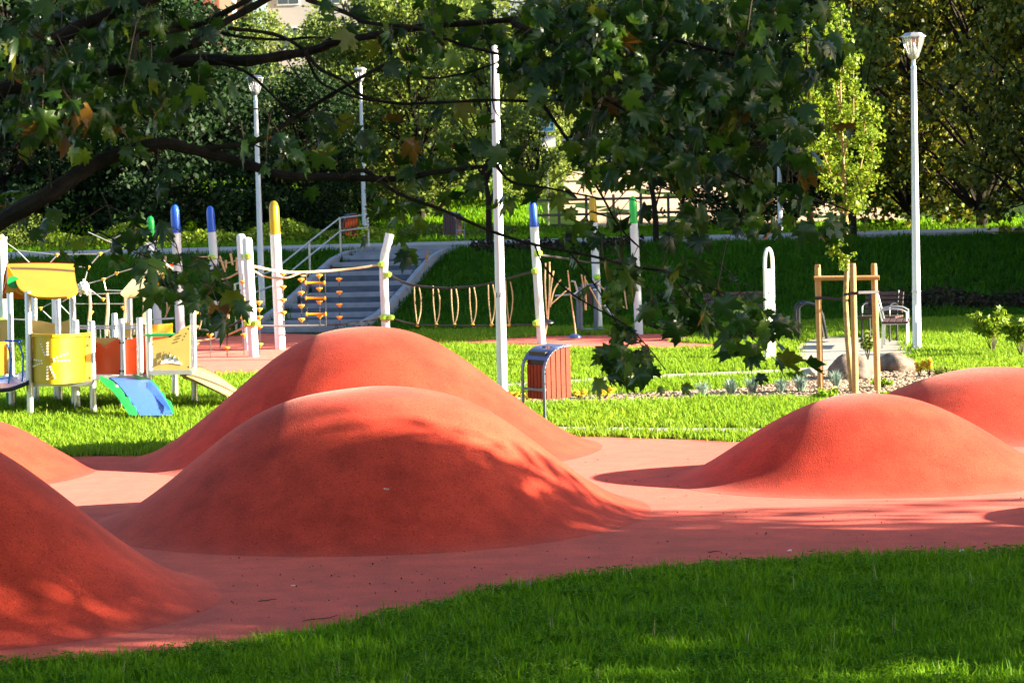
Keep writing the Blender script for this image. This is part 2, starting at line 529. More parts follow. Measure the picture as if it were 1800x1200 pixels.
# strips and paths
def ribbon(name, pts, w, z, mat, label, zoff=0.0):
    """horizontal ribbon along world (x,y) centre points"""
    rows = []
    for i, p in enumerate(pts):
        a = Vector(pts[max(0, i - 1)]); b = Vector(pts[min(len(pts) - 1, i + 1)])
        t = (b - a).normalized(); n = Vector((-t.y, t.x))
        ww = w[i] if hasattr(w, '__len__') else w
        q = [Vector(p) - n * ww / 2, Vector(p), Vector(p) + n * ww / 2]
        rows.append([(v.x, v.y, gz(v.x, v.y) + z) for v in q])
    mb = MB(); mb.grid(rows, thick=(0, 0, -0.12))
    o = mb.build(name, mat)
    tag(o, label, kind='structure')
    return o
ribbon('edging_strip', catmull(GX([(820, 757), (940, 755), (1060, 756), (1200, 757), (1340, 758), (1480, 759)]), 3), 0.42, 0.012, CONC, 'pale concrete edging strip beside the litter bin')
ribbon('edging_strip', catmull(GX([(760, 681), (900, 679), (1000, 673), (1080, 668), (1180, 663), (1290, 658), (1400, 653), (1450, 650)]), 3), 0.85, 0.012, CONC, 'pale narrow path crossing the lit lawn')
kf = [(x, y) for x, y in front_w if x > -5.5]
ribbon('kerb', [(x, y - 0.03) for x, y in kf], 0.06, 0.022, CONC, 'thin concrete kerb along the rubber surface')
ribbon('path', [(x, 61.9 + 0.01 * x) for x in range(-45, 46, 3)], 3.6, 0.13, ASPH, 'grey path along the top of the embankment')
sheet('pavement', GX([(1395, 632), (1405, 606), (1440, 592), (1530, 594), (1590, 600), (1605, 622), (1570, 640), (1500, 650), (1440, 645)]), 0.012, CONC, 'pale paved seating area around the benches')
bed_w = GX([(880, 702), (980, 699), (1080, 695), (1200, 689), (1300, 684), (1400, 670), (1440, 648), (1520, 642), (1620, 652), (1700, 658), (1800, 660), (1950, 660), (1950, 700), (1700, 712), (1500, 712), (1380, 700), (1260, 702), (1140, 706), (1000, 710), (880, 714)])
bed_o = sheet('gravel_bed', bed_w, 0.010, GRAV, 'gravel planting bed beside the young tree')
# sandy bank behind the path
def bank():
    rows = []
    for y in np.arange(76.5, 97, 1.0):
        rows.append([(x, y, gz(x, y) + 0.03 + 0.05 * math.sin(x * 1.3 + y)) for x in np.arange(0.3 + (96 - y) * 0.12, 13.5, 0.9)])
    n = min(len(r) for r in rows); rows = [r[-n:] for r in rows]
    tag(MB().grid(rows).build('sand_bank', SAND, smooth=True), 'bare sandy bank rising behind the path', kind='structure')
bank()
ribbon('road', [(x, 104) for x in range(-40, 61, 4)], 8.0, 0.012, ASPH, 'asphalt parking road on the hill behind')

# ------------------------------------------------------------------ mounds
def mound(c, rx, ry, h, p, label, seed, az=0):
    rnd = random.Random(seed)
    nr, na = 40, 96
    ph = [rnd.uniform(0, 6.28) for _ in range(6)]
    verts = [(0, 0, h)]
    for i in range(1, nr + 1):
        t = i / nr
        for k in range(na):
            a = 2 * math.pi * k / na
            wob = 1 + 0.030 * math.sin(2 * a + ph[0]) + 0.022 * math.sin(3 * a + ph[1])
            z = h * (0.78 * (0.5 + 0.5 * math.cos(math.pi * t ** p)) + 0.22 * (1 - t ** 1.4))
            z += h * 0.012 * math.sin(4 * t * 2 + 2 * a + ph[2]) * math.sin(math.pi * t)
            verts.append((rx * t * wob * math.cos(a), ry * t * wob * math.sin(a), z))
    faces = [(0, 1 + k, 1 + (k + 1) % na) for k in range(na)]
    for i in range(nr - 1):
        for k in range(na):
            a, b = 1 + i * na + k, 1 + i * na + (k + 1) % na
            faces.append((a, a + na, b + na, b))
    me = bpy.data.meshes.new('mound')
    me.from_pydata(verts, [], faces)
    me.polygons.foreach_set('use_smooth', [True] * len(me.polygons))
    me.materials.append(RUB)
    o = link('mound', me, (c[0], c[1], 0.0055))
    tag(o, label, 'mound', 'red rubber mounds')
mound((-1.26, 20.1), 2.45, 2.15, 1.165, 1.40, 'red rubber mound in front of the tallest mound, its face in tree shade', 1)
mound((-1.62, 25.0), 2.62, 2.2, 1.41, 1.22, 'tallest red rubber mound, its peak against the rope course', 2)
mound((3.47, 22.2), 1.90, 1.78, 0.80, 1.30, 'sunlit low red rubber mound in front of the staked young tree', 3)
mound((5.62, 26.2), 2.25, 2.0, 0.69, 1.35, 'red rubber mound at the right edge, beside the gravel bed', 4)
mound((-4.83, 16.3), 2.80, 1.95, 1.36, 1.40, 'steep dappled red rubber mound cut by the left edge, nearest the camera', 5)
mound((-6.12, 24.0), 1.75, 1.6, 0.62, 1.6, 'small sunlit red rubber mound by the lawn of the play tower', 6)
mound((6.55, 18.9), 1.9, 1.7, 0.75, 1.3, 'red rubber mound just past the right edge, only its shadow in view', 7)

# ------------------------------------------------------------------ grass by geometry nodes
def tuft(name, seed, n, h, w, spread, mat, lean=0.45, dry=0):
    rnd = random.Random(seed)
    V, F, MI = [], [], []
    for i in range(n):
        a = rnd.uniform(0, 6.28); r = spread * math.sqrt(rnd.random())
        bx, by = r * math.cos(a), r * math.sin(a)
        hh = h * rnd.uniform(0.5, 1.15); ww = w * rnd.uniform(0.7, 1.2)
        d = rnd.uniform(0, 6.28); l = lean * rnd.uniform(0.2, 1.3) * hh
        dx, dy = math.cos(d), math.sin(d); sx, sy = -dy * ww / 2, dx * ww / 2
        k = len(V)
        V += [(bx - sx, by - sy, -0.01), (bx + sx, by + sy, -0.01),
              (bx + dx * l * .35 - sx * .8, by + dy * l * .35 - sy * .8, hh * .6), (bx + dx * l * .35 + sx * .8, by + dy * l * .35 + sy * .8, hh * .6),
              (bx + dx * l, by + dy * l, hh)]
        F += [(k, k + 1, k + 3, k + 2), (k + 2, k + 3, k + 4)]
    me = bpy.data.meshes.new(name)
    me.from_pydata(V, [], F); me.materials.append(mat)
    return bpy.data.objects.new(name, me)

def scatter(name, me, sources, density, smin, smax, seed, label, tilt=0.15, noise=None):
    ng = bpy.data.node_groups.new(name, 'GeometryNodeTree')
    ng.interface.new_socket('Geometry', in_out='INPUT', socket_type='NodeSocketGeometry')
    ng.interface.new_socket('Geometry', in_out='OUTPUT', socket_type='NodeSocketGeometry')
    n, L = ng.nodes, ng.links
    gi = n.new('NodeGroupInput'); go = n.new('NodeGroupOutput')
    dp = n.new('GeometryNodeDistributePointsOnFaces')
    dp.inputs['Density'].default_value = density
    dp.inputs['Seed'].default_value = seed
    if noise:
        tx = n.new('ShaderNodeTexNoise'); tx.inputs['Scale'].default_value = noise
        mr = n.new('ShaderNodeMapRange'); mr.inputs[1].default_value = 0.35; mr.inputs[2].default_value = 0.6
        mr.inputs[3].default_value = density * 0.15; mr.inputs[4].default_value = density
        L.new(tx.outputs[0], mr.inputs[0]); L.new(mr.outputs[0], dp.inputs['Density'])
    L.new(gi.outputs[0], dp.inputs['Mesh'])
    g2 = n.new('GeometryNodeGeometryToInstance')
    for s_ in reversed(sources):
        oi = n.new('GeometryNodeObjectInfo'); oi.inputs['Object'].default_value = s_
        oi.transform_space = 'ORIGINAL'
        L.new(oi.outputs['Geometry'], g2.inputs[0])
    ip = n.new('GeometryNodeInstanceOnPoints')
    ip.inputs['Pick Instance'].default_value = True
    L.new(dp.outputs['Points'], ip.inputs['Points'])
    L.new(g2.outputs[0], ip.inputs['Instance'])
    rv = n.new('FunctionNodeRandomValue'); rv.data_type = 'FLOAT_VECTOR'
    rv.inputs[0].default_value = (-tilt, -tilt, 0); rv.inputs[1].default_value = (tilt, tilt, 6.283)
    L.new(rv.outputs[0], ip.inputs['Rotation'])
    rs = n.new('FunctionNodeRandomValue'); rs.data_type = 'FLOAT'
    rs.inputs[2].default_value = smin; rs.inputs[3].default_value = smax
    L.new(rs.outputs[1], ip.inputs['Scale'])
    L.new(ip.outputs[0], go.inputs[0])
    o = link(name, me)
    md = o.modifiers.new('scatter', 'NODES'); md.node_group = ng
    tag(o, label, kind='stuff')
    return o

def region_mesh(outline, step, zoff=0.0, holes=()):
    """grid faces whose centre falls inside outline and outside holes, following the ground"""
    def inside(p, poly):
        x, y = p; c = False; j = len(poly) - 1
        for i in range(len(poly)):
            xi, yi = poly[i]; xj, yj = poly[j]
            if (yi > y) != (yj > y) and x < (xj - xi) * (y - yi) / (yj - yi) + xi: c = not c
            j = i
        return c
    x0 = min(p[0] for p in outline); x1 = max(p[0] for p in outline)
    y0 = min(p[1] for p in outline); y1 = max(p[1] for p in outline)
    V, F, idx = [], [], {}
    nx, ny = int((x1 - x0) / step) + 1, int((y1 - y0) / step) + 1
    def vid(i, j):
        if (i, j) not in idx:
            x, y = x0 + i * step, y0 + j * step
            idx[(i, j)] = len(V); V.append((x, y, gz(x, y) + zoff))
        return idx[(i, j)]
    for i in range(nx):
        for j in range(ny):
            c = (x0 + (i + .5) * step, y0 + (j + .5) * step)
            if inside(c, outline) and not any(inside(c, h) for h in holes):
                F.append((vid(i, j), vid(i + 1, j), vid(i + 1, j + 1), vid(i, j + 1)))
    me = bpy.data.meshes.new('lawn_region'); me.from_pydata(V, [], F)
    return me

tufts_near = [tuft('grass_tuft', s_, 14, h_, w_, 0.06, GRASS, lean=l_) for s_, h_, w_, l_ in ((1, .085, .007, .55), (2, .075, .008, .8), (3, .06, .010, 1.1), (4, .10, .006, .45), (5, .045, .018, 1.2))]
tufts_tall = [tuft('tall_grass_tuft', 11, 5, 0.15, 0.004, 0.03, GRASS, lean=0.5), tuft('dry_tuft', 12, 2, 0.17, 0.003, 0.02, DRYG, lean=0.3)]
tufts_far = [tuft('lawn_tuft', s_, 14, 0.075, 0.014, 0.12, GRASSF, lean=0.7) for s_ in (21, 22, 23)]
tufts_bank = [tuft('bank_tuft', s_, 12, 0.12, 0.022, 0.2, GRASS, lean=0.7) for s_ in (31, 32)]
fore = [(-4.2, 11.8)] + [(x, y - 0.07) for x, y in front_w if -4.3 < x < 5.6] + [(5.6, 18.6), (5.6, 11.8)]
me_f = region_mesh(fore, 0.07)
scatter('grass', me_f, tufts_near, 430, 0.55, 1.45, 3, 'thick green grass in the foreground with shade and sun patches', 0.2)
clover = []
for s_ in (71, 72):
    rnd = random.Random(s_); V, F = [], []
    for i in range(26):
        a = rnd.uniform(0, 6.28); r_ = .09 * math.sqrt(rnd.random()); h_ = rnd.uniform(.03, .06)
        cx_, cy2 = r_ * math.cos(a), r_ * math.sin(a)
        for q in range(3):
            b_ = a + q * 2.09; k = len(V); l_ = rnd.uniform(.010, .015)
            V += [(cx_, cy2, h_), (cx_ + l_ * math.cos(b_ - .5), cy2 + l_ * math.sin(b_ - .5), h_ + .004), (cx_ + 1.3 * l_ * math.cos(b_), cy2 + 1.3 * l_ * math.sin(b_), h_), (cx_ + l_ * math.cos(b_ + .5), cy2 + l_ * math.sin(b_ + .5), h_ + .004)]
            F.append((k, k + 1, k + 2, k + 3))
    me = bpy.data.meshes.new('clover'); me.from_pydata(V, [], F); me.materials.append(GRASS)
    clover.append(bpy.data.objects.new('clover', me))
scatter('clover', me_f, clover, 60, 0.8, 1.6, 6, 'low clover patches among the blades of the front lawn', 0.2, noise=1.6)
scatter('tall_grass', me_f, tufts_tall, 9, 0.7, 1.3, 5, 'taller stray grass stalks standing out of the front lawn', 0.2, noise=1.2)
rope_w = catmull(GX(rope_px), 3)
strip1 = catmull(GX([(820, 757), (940, 755), (1060, 756), (1200, 757), (1340, 758), (1480, 759)]), 3)
def ribbon_poly(pts, w):
    return [(x, y - w) for x, y in pts] + [(x, y + w) for x, y in reversed(pts)]
h1 = ribbon_poly(strip1, 0.24)
h2 = ribbon_poly(catmull(GX([(760, 681), (900, 679), (1000, 673), (1080, 668), (1180, 663), (1290, 658), (1400, 653), (1450, 650)]), 3), 0.42)
pave_w = GX([(1395, 632), (1405, 606), (1440, 592), (1530, 594), (1590, 600), (1605, 622), (1570, 640), (1500, 650), (1440, 645)])
mid_out = [(-13, 24.2)] + [p for p in reversed(catmull(back_w, 3)) if p[0] > -12.5 and p[0] < 9] + [(9, 29), (14, 29), (14, 46.5), (-14, 46.5)]
mid_me = region_mesh(mid_out, 0.16, holes=[rope_w, h1, h2, pave_w, bed_w])
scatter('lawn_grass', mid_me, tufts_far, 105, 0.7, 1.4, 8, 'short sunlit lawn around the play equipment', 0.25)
def bank_region():
    stair = [(-5.6, 46.5), (-3.3, 46.5), (-1.2, 60.4), (-3.6, 60.4)]
    o1 = [(-16, 46.5), (16, 46.5), (17, 59.2), (-17, 59.2)]
    return region_mesh(o1, 0.5, holes=[stair])
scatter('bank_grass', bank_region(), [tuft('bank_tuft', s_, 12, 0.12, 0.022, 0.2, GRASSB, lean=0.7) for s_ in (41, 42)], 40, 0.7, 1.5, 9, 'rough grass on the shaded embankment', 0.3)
scatter('verge_grass', region_mesh([(-22, 64.0), (22, 64.0), (24, 76), (1.5, 76), (0.0, 92), (-24, 92)], 1.0), tufts_bank, 14, 1.0, 2.0, 10, 'grass verge behind the upper path', 0.3)
pebs = []
for s_ in range(3):
    rnd = random.Random(s_ + 50)
    bm = bmesh.new(); bmesh.ops.create_icosphere(bm, subdivisions=1, radius=0.022)
    for v in bm.verts: v.co = Vector((v.co.x * 1.2, v.co.y, v.co.z * .6)) * rnd.uniform(.75, 1.2)
    me = bpy.data.meshes.new('pebble'); bm.to_mesh(me); bm.free(); me.materials.append(PEB)
    pebs.append(bpy.data.objects.new('pebble', me))
scatter('gravel', region_mesh(bed_w, 0.12, 0.012), pebs, 420, 0.5, 1.6, 4, 'loose pale gravel covering the planting bed', 0.5)

# ------------------------------------------------------------------ embankment stairs
def stairs():
    b0 = GD(528, 47.3); b1 = GD(742, 60.2)
    t = root('staircase', b0, 'wide outdoor concrete stairs with pale step edges climbing the embankment', 'stairs')
    a = Vector((b0.x, b0.y)); b = Vector((b1.x, b1.y)); dvec = (b - a); Ltot = dvec.length; u = dvec.normalized(); nrm = Vector((-u.y, u.x))
    n = 12; w = 2.15
    zs = 1.33
    ang = math.atan2(u.y, u.x)
    rot = Matrix.Rotation(ang, 3, 'Z')
    def zt(f):
        q = a + u * (Ltot * f)
        return min(zs, max(0.08, gz(q.x, q.y) + 0.06))
    for i in range(n):
        ln = Ltot / n
        c = a + u * (ln * (i + .5))
        z = zt((i + 1) / n)
        MB().box((c.x, c.y, z - 0.25), (ln, w, 0.5), rot).build('step', STEPM, t)
        e = a + u * (ln * i + 0.06)
        MB().box((e.x, e.y, z - 0.02), (0.13, w + 0.006, 0.10), rot).build('step_edge', CONCB, t)
    for sgn in (1, -1):
        lo, hi = [], []
        for k in range(9):
            q = a + u * (Ltot * k / 8) + nrm * sgn * (w / 2 + 0.09)
            z = zt(min(1, k / 8 + .06)) + .09
            hi.append((q.x, q.y, z)); lo.append((q.x, q.y, z - .5))
        sw_ = MB()
        for k in range(8):
            sw_.prism([lo[k], lo[k + 1], hi[k + 1], hi[k]], (nrm.x * .12 * sgn, nrm.y * .12 * sgn, 0))
        sw_.build('side_wall', CONCB, t)
    pr = [a + u * (Ltot * k / 4) + nrm * (w / 2 + 0.3) for k in range(5)]
    zz = [zt(k / 4) for k in range(5)]
    for hh in (0.95, 0.62):
        MB().tube([(p.x, p.y, z + hh) for p, z in zip(pr, zz)], 0.020, 6).build('handrail', STEEL, t, smooth=True)
    for p, z in zip(pr, zz):
        MB().tube([(p.x, p.y, z - 0.2), (p.x, p.y, z + 0.97)], 0.024, 6).build('rail_post', STEEL, t, smooth=True)
stairs()

# ------------------------------------------------------------------ street lamps
def make_lamp():
    t = root('street_lamp', (0, 0, 0), 'x', 'street lamp', 'park street lamps')
    MB().tube([(0, 0, -0.2), (0, 0, 0.9), (0, 0, 4.72)], [0.076, 0.070, 0.046], 16).build('pole', WHITE, t, smooth=True)
    MB().lathe([(0.12, -0.05), (0.12, 0.03), (0.085, 0.05), (0.08, 0.10)], 16).build('base_collar', STEEL, t)
    MB().lathe([(0.0725, 0.98), (0.076, 1.0), (0.0725, 1.02)], 16).build('joint_ring', STEEL, t)
    MB().box((0, -0.072, 0.62), (0.07, 0.02, 0.28)).build('service_door', WHITE, t)
    MB().lathe([(0.046, 4.70), (0.052, 4.74), (0.03, 4.78), (0.035, 4.86), (0.09, 4.91), (0.10, 4.95), (0.092, 4.955)], 16).build('lamp_neck', STEEL, t, smooth=True)
    MB().lathe([(0.092, 4.95), (0.115, 5.0), (0.15, 5.1), (0.175, 5.2), (0.182, 5.235)], 8).build('lamp_glass', LGLASS, t)
    MB().lathe([(0.03, 4.96), (0.055, 4.99), (0.055, 5.03), (0.028, 5.13), (0.015, 5.15)], 10).build('bulb', TOTM, t, smooth=True)
    f = MB()
    for k in range(8):
        a = 2 * math.pi * (k + .5) / 8
        f.tube([(r * math.cos(a), r * math.sin(a), z) for r, z in [(0.096, 4.95), (0.119, 5.0), (0.154, 5.1), (0.178, 5.2), (0.185, 5.235)]], 0.005, 4)
    f.build('lamp_frame', STEEL, t)
    MB().lathe([(0.19, 5.232), (0.215, 5.238), (0.215, 5.25), (0.16, 5.285), (0.14, 5.305), (0.02, 5.315)], 8).build('lamp_lid', STEEL, t)
    return t
lamp0 = make_lamp()
spots = [(G(1612, 617), 1.0, 'tall white street lamp at the right, on the lawn beside the benches'),
         (GD(462, 51.0), 0.985, 'white street lamp rising above the rope course on the left'),
         (GD(646, 69.0), 1.0, 'distant white street lamp beyond the stairs, in front of the lit trees'),
         (GD(1376, 67.0), 1.0, 'distant street lamp half hidden by maple leaves, behind the upper path')]
for i, (g, s_, lab) in enumerate(spots):
    o = lamp0 if i == 0 else copy_tree(lamp0)
    o.location = g; o.scale = (s_, s_, s_); o['label'] = lab

# tall bare pole
def tall_pole():
    g = G(884, 711)
    t = root('tall_pole', g, 'tall bare white pole standing behind the front mounds with black characters on it', 'pole')
    MB().tube([g + Vector((0, 0, z)) for z in (-.3, 0.6, 4.8, 4.85, 4.88)], [0.074, 0.070, 0.052, 0.045, 0.02], 20).build('shaft', WHITE, t, smooth=True)
    MB().lathe([(0.12, -0.05), (0.12, 0.03), (0.08, 0.05), (0.075, 0.10)], 16, g).build('base_collar', STEEL, t)
    c = bpy.data.curves.new('marking', 'FONT'); c.body = '1A'; c.size = 0.10; c.extrude = 0.001
    c.align_x = 'CENTER'
    tmp = bpy.data.objects.new('marking', c)
    me = bpy.data.meshes.new_from_object(tmp); me.name = 'marking'; bpy.data.objects.remove(tmp)
    me.materials.clear(); me.materials.append(BLACK)
    o = bpy.data.objects.new('marking', me); COL.objects.link(o); o.parent = t
    o.rotation_euler = (R(90), 0, R(-8)); o.location = (-0.014, -0.0675, 1.44)
tall_pole()

# ------------------------------------------------------------------ litter bins
def make_bin():
    t = root('litter_bin', (0, 0, 0), 'x', 'litter bin')
    # local frame: X = depth of hoops (towards the sunlit side), Y = width between hoops
    W, D, H = 0.42, 0.40, 0.95
    prof = [(0, -0.15), (0, 0.50)]
    for k in range(0, 10):
        a = math.pi - (math.pi / 2) * k / 9
        prof.append((0.30 + 0.30 * math.cos(a), 0.62 + 0.31 * math.sin(a)))
    prof.append((0.42, 0.945))
    for s_ in (-1, 1):
        mb = MB()
        rows = []
        for i, (x, z) in enumerate(prof):
            q = prof[min(i + 1, len(prof) - 1)]; r_ = prof[max(i - 1, 0)]
            tx, tz = q[0] - r_[0], q[1] - r_[1]; l = math.hypot(tx, tz); nx, nz = tz / l, -tx / l
            y0 = s_ * W / 2
            rows.append([(x, y0 - 0.024, z), (x, y0 + 0.024, z)])
        # flat bar with thickness built as closed loop of boxes
        for (x, z), (x2, z2) in zip(prof, prof[1:]):
            l = math.hypot(x2 - x, z2 - z)
            rot = Matrix.Rotation(-math.atan2(z2 - z, x2 - x), 3, 'Y')
            mb.box(((x + x2) / 2, s_ * W / 2, (z + z2) / 2), (l + 0.012, 0.045, 0.012), rot)
        mb.build('hoop', BINB, t)
        MB().box((0, s_ * W / 2, 0.005), (0.10, 0.09, 0.012)).build('foot_plate', BINB, t)
    # hood
    rows = []
    hp = prof[5:]
    for x, z in hp:
        rows.append([(x, y, z + 0.008) for y in (-W / 2 + .02, -0.10, 0.10, W / 2 - .02)])
    hood = MB()
    for i in range(len(hp) - 1):
        for j in range(3):
            if j == 1 and hp[i][0] > 0.15 and hp[i + 1][0] < 0.295:
                continue
            a, b, c, d = rows[i][j], rows[i][j + 1], rows[i + 1][j + 1], rows[i + 1][j]
            hood.prism([a, b, c, d], (0.004, 0, -0.006))
    hood.build('hood', BINH, t)
    MB().box((0.22, 0, 0.86), (0.16, 0.2, 0.006), Matrix.Rotation(R(-20), 3, 'Y')).build('opening', BLACK, t)  # solid black plate paints the darkness inside the hood slot
    # slats
    x0, x1, z0 = 0.055, 0.45, 0.30
    def ztop(x):
        if x < 0.30: return 0.62 + 0.31 * math.sqrt(max(0, 1 - ((x - .30) / .30) ** 2)) - 0.015
        return 0.925
    ys = 0.165
    n = 5
    sw = (x1 - x0) / n
    for s_ in (-1, 1):
        for k in range(n):
            xa = x0 + k * sw + 0.006; xb = xa + sw - 0.014
            poly = [(xa, s_ * ys, z0), (xb, s_ * ys, z0), (xb, s_ * ys, ztop(xb)), (xa, s_ * ys, ztop(xa))]
            MB().prism(poly, (0, s_ * 0.02, 0)).build('slat', SLAT, t)
    wy = 2 * ys / 5
    for xx, zt in ((x0 - 0.021, 0.72), (x1, 0.92)):
        for k in range(5):
            ya = -ys + k * wy + 0.005; yb = ya + wy - 0.012
            MB().prism([(xx, ya, z0), (xx, yb, z0), (xx, yb, zt), (xx, ya, zt)], (0.018, 0, 0)).build('slat', SLAT, t)
    MB().box(((x0 + x1) / 2 + 0.004, 0, 0.60), (x1 - x0 - 0.02, 2 * ys - 0.01, 0.56)).build('liner', BLACK, t)
    MB().box((0.02, 0, 0.42), (0.05, W - 0.03, 0.03)).build('bracket', BINB, t)
    return t
bin0 = make_bin()
ga = G(958, 746)
bin_spots = [((ga.x - 0.13, ga.y + 0.17, 0), 38, 'litter bin with sunlit orange-brown slats and blue-grey hood beside the tall mound'),
             (tuple(GD(814, 64.3)), 150, 'dark far litter bin standing by the upper path beneath the trees'),
             (tuple(GD(605, 66.5)), 20, 'distant red-slatted litter bin beyond the top of the stairs')]
for i, (l, rz, lab) in enumerate(bin_spots):
    o = bin0 if i == 0 else copy_tree(bin0)
    o.location = l; o.rotation_euler = (0, 0, R(rz)); o['label'] = lab; o['group'] = 'slatted litter bins'
    if i == 1:
        dk = None
        for c_ in o.children:
            if c_.name.startswith('slat'):
                c_.data = c_.data.copy(); c_.data.materials[0] = SLATD  # darker slats put the tree shade into this bin's colour

# ------------------------------------------------------------------ tree support + young tree
def supports():
    g = G(1500, 696)
    t = root('tree_support', g, 'three wooden stakes with a crossbar tied round the slim young tree', 'tree support')
    S3 = [((1437, 465), (1443, 704), 31.0), ((1499, 463), (1504, 706), 30.6), ((1536, 463), (1543, 706), 30.9)]
    for (a, b, d) in S3:
        pa = P(a[0], a[1], d); pb = P(b[0], b[1], d); pb.z = -0.1
        MB().tube([pb, pb.lerp(pa, .97), pa], [0.044, 0.042, 0.036], 12).build('stake', STAKE, t, smooth=True)
    MB().tube([P(1431, 489, 30.98), P(1546, 488, 30.82)], 0.034, 10).build('crossbar', STAKE, t, smooth=True)
    def strap(pts, w=0.035):
        mb = MB()
        for a, b in zip(pts, pts[1:]):
            mb.prism([a + Vector((0, 0, -w / 2)), b + Vector((0, 0, -w / 2)), b + Vector((0, 0, w / 2)), a + Vector((0, 0, w / 2))], (0, 0.004, 0))
        mb.build('strap', STRAP, t)
    strap([P(1431, 524, 30.94), P(1447, 523, 30.93), P(1475, 526, 30.88), P(1492, 520, 30.8)])
    strap([P(1483, 518, 30.62), P(1509, 514, 30.54), P(1545, 513, 30.84)])
    for (a, d) in (((1437, 524), 31.0), ((1499, 515), 30.6), ((1536, 513), 30.9)):
        c = P(a[0] + 1, a[1], d)
        MB().tube([c - Vector((0, 0, .02)), c + Vector((0, 0, .02))], 0.047, 12).build('strap', STRAP, t)
supports()

def rand_unit(rng, n):
    v = rng.normal(size=(n, 3)); return v / np.linalg.norm(v, axis=1, keepdims=True)

def leaf_cards(rng, C, size, down=0.3, aspect=1.5, mat=TREE_DK, name='foliage'):
    """N folded diamond leaves (2 tris each) at centres C"""
    n = len(C)
    ax = rand_unit(rng, n); ax[:, 2] -= down; ax /= np.linalg.norm(ax, axis=1, keepdims=True)
    nr = rand_unit(rng, n); nr[:, 2] += 0.5
    sd = np.cross(ax, nr); sd /= np.linalg.norm(sd, axis=1, keepdims=True) + 1e-9
    up = np.cross(sd, ax)
    s_ = size * rng.uniform(0.6, 1.25, size=(n, 1))
    a = C - ax * s_ * aspect / 2
    b = C + ax * s_ * aspect / 2
    l = C + sd * s_ / 2 + up * s_ * 0.15
    r_ = C - sd * s_ / 2 + up * s_ * 0.15
    V = np.stack([a, l, b, r_], axis=1).reshape(-1, 3)
    k = np.arange(n) * 4
    F = np.stack([k, k + 1, k + 2, k + 3], axis=1).ravel()
    return np_mesh(name, V, F, 4, [mat])

def crown_points(rng, n, clumps, spread):
    C = np.array([c[:3] for c in clumps]); r_ = np.array([c[3] for c in clumps])
    w = r_ ** 2; w = w / w.sum()
    i = rng.choice(len(C), size=n, p=w)
    d = rand_unit(rng, n) * (rng.random((n, 1)) ** (1 / 2.2))
    return C[i] + d * r_[i][:, None] * np.array([1.15, 1.15, 0.8]) * spread

# young columnar tree
def young_tree():
    base = G(1499, 704); base = Vector((P(1499, 690, 30.8).x, 30.8, 0))
    t = root('young_tree', base, 'young columnar tree with bright lime foliage tied between three stakes', 'tree')
    d = 30.8
    pts = [P(1500, 712, d), P(1496, 660, d), P(1490, 600, d), P(1486, 530, d), P(1489, 460, d), P(1488, 400, d), P(1483, 300, d), P(1478, 180, d), P(1474, 60, d)]
    MB().tube(pts, [0.045, 0.040, 0.037, 0.036, 0.034, 0.03, 0.022, 0.014, 0.006], 10).build('trunk', BARKL, t, smooth=True)
    rng = np.random.default_rng(7); rnd = random.Random(7)
    br = MB(); clumps = []
    def path(pp):
        w = [P(a, b, d + dd) for a, b, dd in pp]
        br.tube(w, [0.014 * (1 - .75 * k / (len(w) - 1)) for k in range(len(w))], 6)
        m = len(w) * 5
        for k in range(m):
            f = k / (m - 1) * (len(w) - 1); i = min(int(f), len(w) - 2); q = w[i].lerp(w[i + 1], f - i)
            if f > 0.45: clumps.append((q.x + rnd.gauss(0, .05), q.y + rnd.gauss(0, .08), q.z + rnd.gauss(0, .04), rnd.uniform(0.06, 0.16)))
    path([(1488, 400, 0), (1470, 330, -.2), (1440, 250, -.3), (1425, 170, -.3), (1418, 60, -.3)])
    path([(1487, 380, 0), (1505, 330, .1), (1518, 270, .2), (1520, 210, .2), (1528, 180, .2)])
    path([(1486, 360, 0), (1480, 250, .3), (1478, 140, .3), (1470, 30, .3)])
    path([(1484, 320, 0), (1455, 270, .2), (1430, 220, .3), (1405, 170, .3), (1400, 130, .3)])
    path([(1482, 280, 0), (1500, 200, -.2), (1500, 130, -.2), (1487, 90, -.2)])
    path([(1486, 340, 0), (1450, 300, -.1), (1415, 285, -.1), (1398, 240, -.1)])
    path([(1480, 250, 0), (1445, 190, .1), (1420, 140, .1), (1405, 90, .1)])
    path([(1478, 200, 0), (1462, 120, -.2), (1458, 60, -.2)])
    path([(1488, 370, 0), (1512, 350, -.2), (1532, 300, -.2), (1535, 235, -.2)])
    path([(1487, 470, 0), (1479, 440, -.05), (1474, 425, -.05)])
    path([(1480, 240, 0), (1470, 190, .2), (1484, 110, .2), (1478, 20, .2)])
    for q in ((1484, 462), (1478, 452), (1476, 438), (1490, 468), (1480, 470)):
        w = P(q[0], q[1], d - .05); clumps.append((w.x, w.y, w.z, 0.07))
    br.build('branch', BARKL, t, smooth=True)
    C = crown_points(rng, 7500, clumps, 1.15) - np.array(base)
    o = link('crown', leaf_cards(rng, C, 0.048, 0.0, 1.2, TREE_LM), parent=t)
young_tree()

